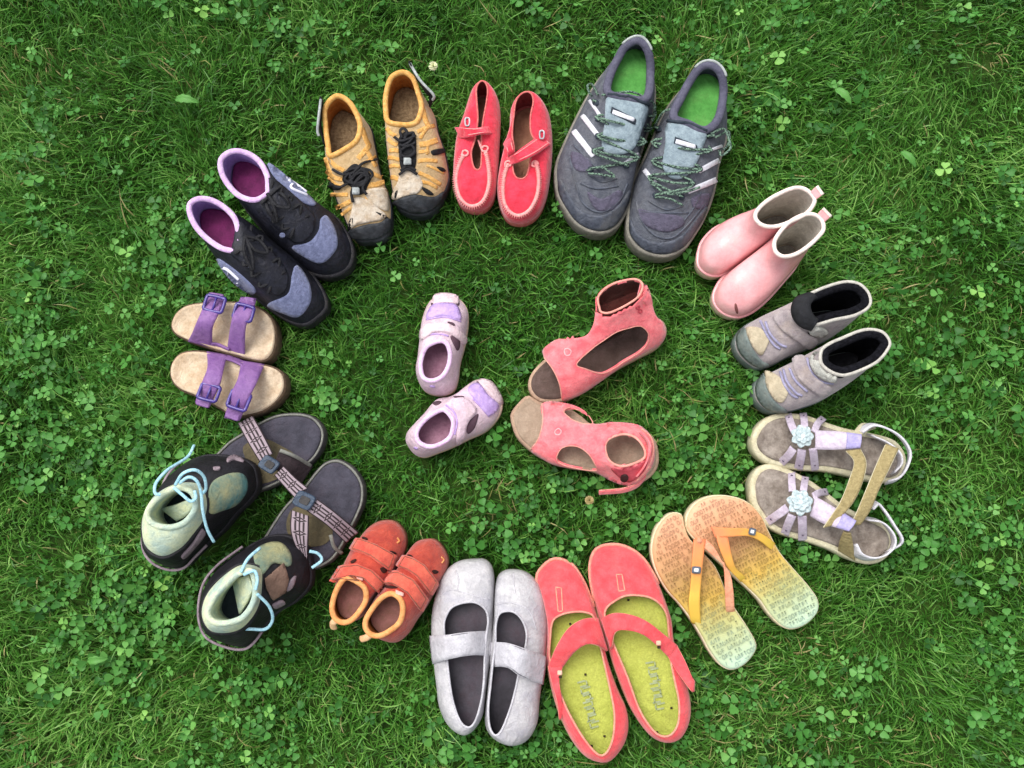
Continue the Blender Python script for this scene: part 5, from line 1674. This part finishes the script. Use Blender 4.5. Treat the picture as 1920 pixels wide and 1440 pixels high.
# the one tipped on its side
s = Shoe(v, 'open_sandal', 'coral open sandal tipped to one side, ankle cuff upright', 'sandal', G16)
s.outline([(168, 700), (188, 770), (250, 815), (370, 815), (480, 775), (600, 700), (740, 605), (880, 530), (990, 470), (1040, 385), (1020, 310), (955, 282), (860, 300), (740, 375), (620, 440), (500, 480), (390, 500), (290, 535), (200, 620)], .012)
s.opening([(612, 230), (606, 150), (690, 75), (830, 40), (890, 75), (870, 150), (800, 205), (690, 258), (630, 258)], (.098, .1, .104))
s.sole(m_so, z0=-.010, z1=.013)
s.upper(m_up, None, prof=CORAL, zlow=.008, link=False, amp=.0006)
G = s.G
N = s.NR
s.bed(m_bk, z=.0155, ins=.0035, name='footbed', dish=.001)
toehole = [(150, 700), (270, 540), (335, 620), (368, 700), (378, 800), (250, 840)]
win = [(472, 575), (560, 485), (640, 425), (715, 375), (790, 350), (870, 336), (920, 385), (912, 445), (862, 498), (765, 556), (690, 606), (620, 632), (530, 606)]
UPP = [(276, 540), (270, 490), (350, 432), (430, 420), (530, 400), (575, 335), (597, 250), (606, 150), (690, 76), (830, 42), (892, 76), (925, 130), (945, 220), (970, 280), (1012, 325), (1022, 400), (978, 458), (900, 500), (760, 580), (640, 665), (520, 748), (430, 788), (380, 795), (365, 700), (330, 615)]
s.patch('upper', UPP,
        m_up, off=0, th=.0022, holes=[win, [(620, 228), (615, 160), (695, 95), (825, 62), (868, 85), (850, 140), (790, 190), (685, 243), (635, 243)]], step=5)
# inside of the far wall, seen through the window and the cuff
far = [j for j in range(N)]
V = (G * 1.0).copy()
cen = np.array([*s.R[:, :2].mean(0), 0])
half = slice(N // 2, N)
du = np.roll(G, -1, 1) - np.roll(G, 1, 1)
dv = np.gradient(G, axis=0)
nn = np.cross(du, dv); nn /= np.linalg.norm(nn, axis=2)[..., None] + 1e-12
Gi = G - nn * .003
mid = s.R[:, :2] - s.toe
sidev = mid @ np.array([-s.axis[1], s.axis[0]])
upleft = np.array([unproj(1100, 520, 0)[0], unproj(1100, 520, 0)[1]])
sgn = np.sign((upleft - s.toe) @ np.array([-s.axis[1], s.axis[0]]))
cols = np.where(sidev * sgn > -.008)[0]
toe_d = mid @ s.axis
cols = np.array([c for c in cols if toe_d[c] > .05])
# contiguous run
st = 0
for k in range(len(cols)):
    if (cols[k] - 1) % N not in set(cols.tolist()):
        st = k
cols = np.roll(cols, -st)
Gf = Gi[:, cols]
Vf = Gf.reshape(-1, 3)
pp = np.array([to_px(q) for q in Vf])
pc = np.array([s.px(*q) for q in UPP])
cc = pc.mean(0)
inside = in_poly(pp, cc + (pc - cc) * .985)
s.add('lining', (Vf, [f for f in grid_faces(Gf.shape[0], len(cols), False) if inside[list(f)].all()]), m_li)
Gc = Gi[-9:].reshape(-1, 3)
pp = np.array([to_px(q) for q in Gc])
inside = in_poly(pp, cc + (pc - cc) * .97)
s.add('cuff_lining', (Gc, [f for f in grid_faces(9, N, True) if inside[list(f)].all()]), m_li)
s.add('collar', tube_mesh(inset(s.B, .001), .0014, True, 8), m_ed)
s.line('window_edge', win, .0007, m_ed, off=.002, closed=True)
s.line('toe_edge', [(276, 540), (330, 615), (365, 700), (380, 790)], .0008, m_ed, off=.002)
s.line('stitched_flower', [(400, 490), (420, 480), (440, 495), (430, 520), (405, 520)], .0008, m_me, off=.0022, closed=True)
s.strip('ankle_strap', [(870, 70, .1), (930, 140, .092), (945, 200, .08)], [(850, 160, .098), (890, 190, .092), (915, 225, .08)], m_up, th=.002, edge=m_ed)
for q in ((850, 215), (865, 240)):
    s.line('snap', [(q[0] - 8, q[1] - 8), (q[0] + 8, q[1] - 8), (q[0] + 8, q[1] + 8), (q[0] - 8, q[1] + 8)], .001, m_lr, off=.0025, closed=True)
for k, q in enumerate([(270, 480), (300, 452), (335, 432), (420, 418), (450, 412)]):
    a = s.on([(q[0] - 8, q[1] + 14), (q[0] + 4, q[1] - 6)], .001, 5)
    if len(a) > 2:
        s.add('trim_tassel', tube_mesh(a, .0016, False, 6), m_up)

# the one standing flat
s = Shoe(v, 'open_sandal', 'coral open sandal standing flat, ankle strap hanging loose', 'sandal', G16)
s.outline([(58, 925), (90, 1025), (150, 1095), (230, 1155), (330, 1203), (450, 1235), (560, 1250), (680, 1290), (800, 1330), (900, 1315), (975, 1245), (993, 1160), (972, 1060), (915, 1000), (800, 965), (680, 965), (570, 955), (500, 900), (420, 852), (330, 832), (240, 812), (165, 773), (98, 830), (62, 880)], .014)
s.opening([(648, 1095), (680, 1042), (770, 1015), (850, 1040), (902, 1110), (900, 1170), (820, 1212), (740, 1222), (672, 1182)], (.062, .058, .06))
s.sole(m_so, z0=-.012, z1=.013)
s.upper(m_up, None, prof=CORAL, zlow=.008, link=False, amp=.0006)
s.bed(m_bd, z=.0155, ins=.0035, name='footbed', dish=.001)
w1 = [(392, 878), (450, 858), (522, 886), (572, 948), (555, 962), (490, 950), (430, 920)]
w2 = [(350, 1165), (385, 1103), (470, 1093), (545, 1135), (598, 1215), (590, 1238), (480, 1226), (385, 1200)]
s.patch('upper', [(258, 830), (400, 832), (520, 880), (575, 958), (690, 952), (800, 958), (870, 975), (930, 1030), (955, 1110), (945, 1200), (890, 1280), (820, 1332), (730, 1318), (640, 1275), (580, 1240), (450, 1225), (340, 1205), (260, 1165), (190, 1112), (238, 1042), (262, 940)],
        m_up, off=0, th=.0022, holes=[w1, w2, [(655, 1095), (685, 1048), (770, 1022), (845, 1046), (896, 1112), (894, 1165), (818, 1205), (740, 1214), (678, 1178)]], step=5)
s.add('collar', tube_mesh(inset(s.B, .0008), .0016, True, 8), m_ed)
s.patch('cuff_inside', [(690, 1222), (760, 1228), (840, 1212), (905, 1172), (890, 1240), (810, 1308), (740, 1275)], m_lr, off=.0014, th=.0016)
s.patch('snap', [(755, 1265), (785, 1258), (800, 1280), (780, 1300), (755, 1290)], m_dk, off=.003, th=.002, step=3)
for q in (w1, w2):
    s.line('window_edge', q, .0007, m_ed, off=.002, closed=True)
s.line('toe_edge', [(258, 830), (262, 940), (238, 1042), (190, 1112)], .0008, m_ed, off=.002)
s.line('stitched_flower', [(340, 1000), (360, 985), (378, 1000), (368, 1020), (345, 1020)], .0008, m_me, off=.0022, closed=True)
s.strip('ankle_strap', [(905, 1270, .03), (850, 1325, .022), (760, 1358, .018), (612, 1372, .014)], [(895, 1300, .018), (845, 1350, .012), (760, 1380, .01), (612, 1392, .008)], m_up, th=.002, edge=m_ed)
s.band('heel_strap', [(870, 1000, .06), (925, 1060, .062), (935, 1130, .06), (900, 1220, .05), (850, 1290, .04)], m_up, height=.014, th=.002)
s.tube('strap_edge', [(880, 985, .056), (940, 1040, .055), (955, 1130, .05), (920, 1230, .045), (850, 1310, .035)], .0012, m_ed)

# ================================================================== the lawn itself
XR, YR = (-1.05, 1.05), (-0.92, 0.98)
RES = 0.002
NX, NY = int((XR[1] - XR[0]) / RES), int((YR[1] - YR[0]) / RES)
MASK = np.zeros((NX, NY), bool)
MASK_IN = np.zeros((NX, NY), bool)
for P, MK in [(q, MASK) for q in FOOT] + [(q, MASK_IN) for q in FOOT_IN]:
    i0, i1 = int((P[:, 0].min() - XR[0]) / RES), int((P[:, 0].max() - XR[0]) / RES) + 2
    j0, j1 = int((P[:, 1].min() - YR[0]) / RES), int((P[:, 1].max() - YR[0]) / RES) + 2
    gx, gy = np.meshgrid(np.arange(i0, i1), np.arange(j0, j1), indexing='ij')
    q = np.column_stack([XR[0] + (gx.ravel() + .5) * RES, YR[0] + (gy.ravel() + .5) * RES])
    MK[i0:i1, j0:j1] |= in_poly(q, P).reshape(gx.shape)


def covered(P, MASK=MASK):
    i = np.clip(((P[:, 0] - XR[0]) / RES).astype(int), 0, NX - 1)
    j = np.clip(((P[:, 1] - YR[0]) / RES).astype(int), 0, NY - 1)
    return MASK[i, j]


def vnoise(x, y, f, seed):
    """smooth value noise 0..1"""
    r = np.random.default_rng(seed)
    T = r.random((64, 64))
    u, w = x * f + 31.7, y * f + 17.3
    i, j = np.floor(u).astype(int), np.floor(w).astype(int)
    a, b = u - i, w - j
    a, b = a * a * (3 - 2 * a), b * b * (3 - 2 * b)
    g = lambda p, q: T[p % 64, q % 64]
    return (g(i, j) * (1 - a) + g(i + 1, j) * a) * (1 - b) + (g(i, j + 1) * (1 - a) + g(i + 1, j + 1) * a) * b


def clover_density(x, y):
    d = 0.5 * vnoise(x, y, 4.0, 5) + 0.5 * vnoise(x, y, 12.0, 6)
    # the photo's clover grows thickest on the left and along the bottom
    w = 0.25 + 0.75 * np.clip(np.maximum(0.1 - 1.1 * x, 0.3 - 2.4 * y), 0, 1)
    return np.clip((d - 0.36) * 3.0, 0, 1) * w


def sample(n):
    return np.column_stack([rng.uniform(*XR, n), rng.uniform(*YR, n)])


def build_tris(name, V, F, tint, material, label, cat):
    me = bpy.data.meshes.new(name)
    nv, nf = len(V), len(F)
    me.vertices.add(nv)
    me.vertices.foreach_set('co', V.astype(np.float32).ravel())
    me.loops.add(nf * 3)
    me.loops.foreach_set('vertex_index', F.astype(np.int32).ravel())
    me.polygons.add(nf)
    me.polygons.foreach_set('loop_start', np.arange(0, nf * 3, 3, dtype=np.int32))
    me.polygons.foreach_set('use_smooth', np.ones(nf, bool))
    at = me.attributes.new('tint', 'FLOAT', 'POINT')
    at.data.foreach_set('value', tint.astype(np.float32))
    me.update()
    me.validate()
    me.materials.append(material)
    o = bpy.data.objects.new(name, me)
    COL.objects.link(o)
    o['kind'] = 'stuff'
    o['label'] = label
    o['category'] = cat
    return o


BARE = [(unproj(925, 950, SOIL)[:2], .04), (unproj(100, 1425, SOIL)[:2], .035), (unproj(1250, 1185, SOIL)[:2], .02), (unproj(1840, 120, SOIL)[:2], .03)]


def blades(n, lmin, lmax, wmin, wmax, lean, zroot, tint_fun):
    R = sample(n)
    R = R[~covered(R)]
    for c, rad in BARE:          # worn spots where the turf is thin
        dd = np.linalg.norm(R - c, axis=1)
        R = R[(dd > rad) | (rng.random(len(R)) < .25 + .5 * dd / rad)]
    n = len(R)
    x, y = R[:, 0], R[:, 1]
    ang = 2 * math.pi * (vnoise(x, y, 3.2, 1) * 1.6 + vnoise(x, y, 9.0, 2) * .8) + rng.normal(0, 1.25, n)
    L = rng.uniform(lmin, lmax, n) * (0.75 + 0.5 * vnoise(x, y, 6.0, 3))
    le = np.radians(rng.uniform(*lean, n))
    w = rng.uniform(wmin, wmax, n)
    curl = rng.normal(0, 0.8, n)
    segs = 4
    pts = np.zeros((n, segs + 1, 3))
    pts[:, 0] = np.column_stack([x, y, np.full(n, zroot)])
    for k in range(segs):
        f = (k + .5) / segs
        th = le * (0.35 + 0.95 * f)
        a = ang + curl * (f - .3)
        d = np.column_stack([np.sin(th) * np.cos(a), np.sin(th) * np.sin(a), np.cos(th)])
        pts[:, k + 1] = pts[:, k] + d * (L / segs)[:, None]
    # blades that would end under a shoe lean the other way, or are pressed flat and hidden
    bad = covered(pts[:, 2], MASK_IN) | covered(pts[:, 3], MASK_IN) | covered(pts[:, 4], MASK_IN)
    pts[bad, 1:, :2] = 2 * pts[bad, :1, :2] - pts[bad, 1:, :2]
    bad = covered(pts[:, 2], MASK_IN) | covered(pts[:, 3], MASK_IN) | covered(pts[:, 4], MASK_IN)
    keep = ~bad
    pts, w, ang, x, y = pts[keep], w[keep], ang[keep], x[keep], y[keep]
    n = len(pts)
    roll = rng.normal(0, .8, n)
    sd = np.column_stack([-np.sin(ang) * np.cos(roll), np.cos(ang) * np.cos(roll), np.sin(roll)])
    prof = (0.75, 1.0, 0.95, 0.62)
    V = np.zeros((n, 9, 3))
    for k in range(4):
        V[:, 2 * k] = pts[:, k] - sd * (w * prof[k] / 2)[:, None]
        V[:, 2 * k + 1] = pts[:, k] + sd * (w * prof[k] / 2)[:, None]
    V[:, 8] = pts[:, 4]
    T = np.array([(0, 1, 3), (0, 3, 2), (2, 3, 5), (2, 5, 4), (4, 5, 7), (4, 7, 6), (6, 7, 8)])
    F = (T[None] + (np.arange(n) * 9)[:, None, None]).reshape(-1, 3)
    tint = np.repeat(tint_fun(x, y, n), 9)
    return V.reshape(-1, 3), F, tint


def grass_tint(x, y, n):
    t = 0.02 + 0.5 * rng.random(n) ** 1.3 + 0.26 * vnoise(x, y, 5.0, 8) + 0.2 * vnoise(x, y, 16.0, 9)
    straw = rng.random(n) < (0.012 + 0.05 * (vnoise(x, y, 6.0, 12) > .72))
    for c, rad in BARE:
        straw |= (np.hypot(x - c[0], y - c[1]) < rad) & (rng.random(n) < .16)
    t = np.clip(t, 0, .84)
    t[straw] = rng.uniform(.9, 1.0, straw.sum())
    return t


GRASS = ramp_mat('grass_blade', [(0.0, '#224c18'), (0.35, '#407624'), (0.6, '#5f983a'), (0.84, '#90bc60'), (0.9, '#8f8f52'), (1.0, '#b9ad78')], rough=0.45, transl=0.3, spec=0.4)
parts = [blades(285000, .015, .037, .0012, .0023, (25, 88), SOIL, grass_tint),
         blades(11000, .03, .055, .0011, .0018, (45, 92), SOIL + .006, grass_tint)]
Vs, Fs, Ts, b0 = [], [], [], 0
for a, f, t in parts:
    Vs.append(a); Fs.append(f + b0); Ts.append(t); b0 += len(a)
build_tris('grass', np.vstack(Vs), np.vstack(Fs), np.concatenate(Ts), GRASS, 'short trodden green lawn grass under all the shoes', 'grass')

# clover -------------------------------------------------------------
NL = 9


def leaflet():
    """one obovate leaflet, length 1, folded a little along its midrib: vertices and triangles"""
    xs = [0, .3, .62, .88, 1.0, .93]
    edge = [(.0, .0), (.28, .24), (.58, .45), (.85, .43), (.985, .22)]
    V = [(0, 0, 0)]
    mid = [(.33, 0, -.05), (.66, 0, -.07), (.94, 0, -.05)]
    V += mid
    Lf = [(u, w, .05) for u, w in edge[1:]]
    Rf = [(u, -w, .05) for u, w in edge[1:]]
    V += Lf + Rf
    m0, m1, m2 = 1, 2, 3
    l = [4, 5, 6, 7]
    r = [8, 9, 10, 11]
    F = [(0, m0, l[0]), (m0, l[1], l[0]), (m0, m1, l[1]), (m1, l[2], l[1]), (m1, m2, l[2]), (m2, l[3], l[2]),
         (0, r[0], m0), (m0, r[0], r[1]), (m0, r[1], m1), (m1, r[1], r[2]), (m1, r[2], m2), (m2, r[2], r[3])]
    return np.array(V, float), np.array(F)


LV, LF = leaflet()


def clovers(C, size, zc, tint):
    """trifoliate leaves on thin stalks"""
    n = len(C)
    rot = rng.uniform(0, 2 * math.pi, n)
    tiltx, tilty = rng.normal(0, .4, n), rng.normal(0, .4, n)
    Vs, Fs, Ts = [], [], []
    off = 0
    for k in range(3):
        a = rot + k * 2 * math.pi / 3 + rng.normal(0, .12, n)
        sc = size * rng.uniform(.85, 1.12, n)
        droop = rng.normal(-.05, .3, n)
        x = (LV[None, :, 0] * .97 + .03) * sc[:, None]
        y = LV[None, :, 1] * sc[:, None] * 1.08
        z = LV[None, :, 2] * sc[:, None] * rng.uniform(.3, 2.2, n)[:, None] + x * droop[:, None]
        X = x * np.cos(a)[:, None] - y * np.sin(a)[:, None]
        Y = x * np.sin(a)[:, None] + y * np.cos(a)[:, None]
        Z = z + X * tiltx[:, None] + Y * tilty[:, None]
        V = np.stack([X + C[:, :1], Y + C[:, 1:2], Z + zc[:, None]], -1)
        Vs.append(V.reshape(-1, 3))
        m = LV.shape[0]
        Fs.append((LF[None] + (np.arange(n) * m)[:, None, None]).reshape(-1, 3) + off)
        Ts.append(np.repeat(np.clip(tint + rng.normal(0, .04, n), 0, 1), m))
        off += n * m
    # stalks
    d = rng.normal(0, .008, (n, 2))
    w = .0005
    top = np.column_stack([C, zc - .0005])
    bot = np.column_stack([C + d, np.full(n, SOIL)])
    sx = np.array([w, 0, 0])
    V = np.stack([top - sx, top + sx, bot + sx, bot - sx], 1).reshape(-1, 3)
    F = (np.array([(0, 1, 2), (0, 2, 3)])[None] + (np.arange(n) * 4)[:, None, None]).reshape(-1, 3) + off
    Vs.append(V); Fs.append(F); Ts.append(np.full(n * 4, .35))
    return np.vstack(Vs), np.vstack(Fs), np.concatenate(Ts)


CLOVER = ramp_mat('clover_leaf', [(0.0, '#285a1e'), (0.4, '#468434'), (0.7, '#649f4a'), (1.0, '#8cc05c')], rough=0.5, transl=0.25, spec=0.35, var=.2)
C = sample(52000)
C = C[rng.random(len(C)) < clover_density(C[:, 0], C[:, 1]) * .8 + .025]
sz = .0042 + .007 * rng.random(len(C)) ** 1.4
ok = ~covered(C)
for k in range(8):
    a = k * math.pi / 4
    ok &= ~covered(C + np.column_stack([np.cos(a) * sz, np.sin(a) * sz]))
C, sz = C[ok], sz[ok]
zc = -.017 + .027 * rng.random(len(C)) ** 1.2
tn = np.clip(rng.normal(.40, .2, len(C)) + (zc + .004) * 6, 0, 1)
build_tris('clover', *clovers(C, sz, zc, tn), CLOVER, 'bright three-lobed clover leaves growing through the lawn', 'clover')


# two small flower heads and a few broad weed leaves ------------------
def flower(px, py, label, c1, c2, r):
    p = unproj(px, py, .004)
    e = bpy.data.objects.new('clover_flower', None)
    e.location = (p[0], p[1], SOIL); e.empty_display_size = .02
    e['label'] = label; e['category'] = 'flower'; e['group'] = 'small clover flowers in the lawn'
    COL.objects.link(e)
    org = np.array([p[0], p[1], SOIL])
    m1 = mat('petal_' + c1[1:], c1, c2, rough=.7, scale=300, bump=0)
    vs_, fs_ = [], []
    for k in range(46):
        u, w = (k + .5) / 46, k * 2.399963
        th = math.acos(1 - 1.35 * u)
        d = np.array([math.sin(th) * math.cos(w), math.sin(th) * math.sin(w), math.cos(th)])
        t = np.cross(d, [0.3, 0.2, 1.0]); t /= np.linalg.norm(t)
        b = len(vs_)
        vs_ += [p + d * r * .25 - t * r * .1, p + d * r * .25 + t * r * .1, p + d * r * .8 + t * r * .16, p + d * r * 1.05, p + d * r * .8 - t * r * .16]
        fs_.append((b, b + 1, b + 2, b + 3, b + 4))
    mesh_obj('petals', np.array(vs_), fs_, m1, e, org, smooth=False)
    mesh_obj('stalk', *tube_mesh(np.array([[p[0], p[1], SOIL], [p[0] + .002, p[1], -.015], p]), .0008), MATS['clover_leaf'], e, org, tint=None)


flower(812, 124, 'white clover flower above the yellow sandals', '#d9dcae', '#eef0d0', .0065)
flower(1105, 938, 'small withered clover flower below the loose coral sandal strap', '#a08c58', '#c8b888', .006)


def weed(px, py, ang, L, label):
    p = unproj(px, py, .004)
    n = 14
    t = np.linspace(0, 1, n)
    w = L * .17 * np.sin(math.pi * t ** .75) ** .8 + L * .012
    w *= 1 + .12 * np.sin(t * 23 + px)
    ca, sa = math.cos(ang), math.sin(ang)
    G = np.zeros((n, 5, 3))
    for j, q in enumerate(np.linspace(-1, 1, 5)):
        x, y = (t - .5) * L, w * q
        G[:, j] = np.column_stack([p[0] + x * ca - y * sa, p[1] + x * sa + y * ca, p[2] + .006 * np.sin(math.pi * t) + abs(q) * .002])
    V, F = slab_mesh(G, .0004)
    org = np.array([p[0], p[1], 0])
    o = mesh_obj('weed_leaf', V - 0, F, MATS['clover_leaf'], None, org, tint=np.full(len(V), .62 + .1 * math.sin(px)))
    o.location = org
    o['label'] = label; o['category'] = 'leaf'; o['group'] = 'broad weed leaves in the lawn'


weed(1580, 182, -.85, .032, 'pale narrow weed leaf in the grass above the pink boots')
weed(352, 190, -.15, .034, 'broad green weed leaf above the black walking shoes')
weed(185, 1236, .1, .028, 'round bright weed leaf below the black shoes with blue laces')
weed(1702, 300, -.9, .03, 'yellowish weed leaf in the grass right of the pink boots')
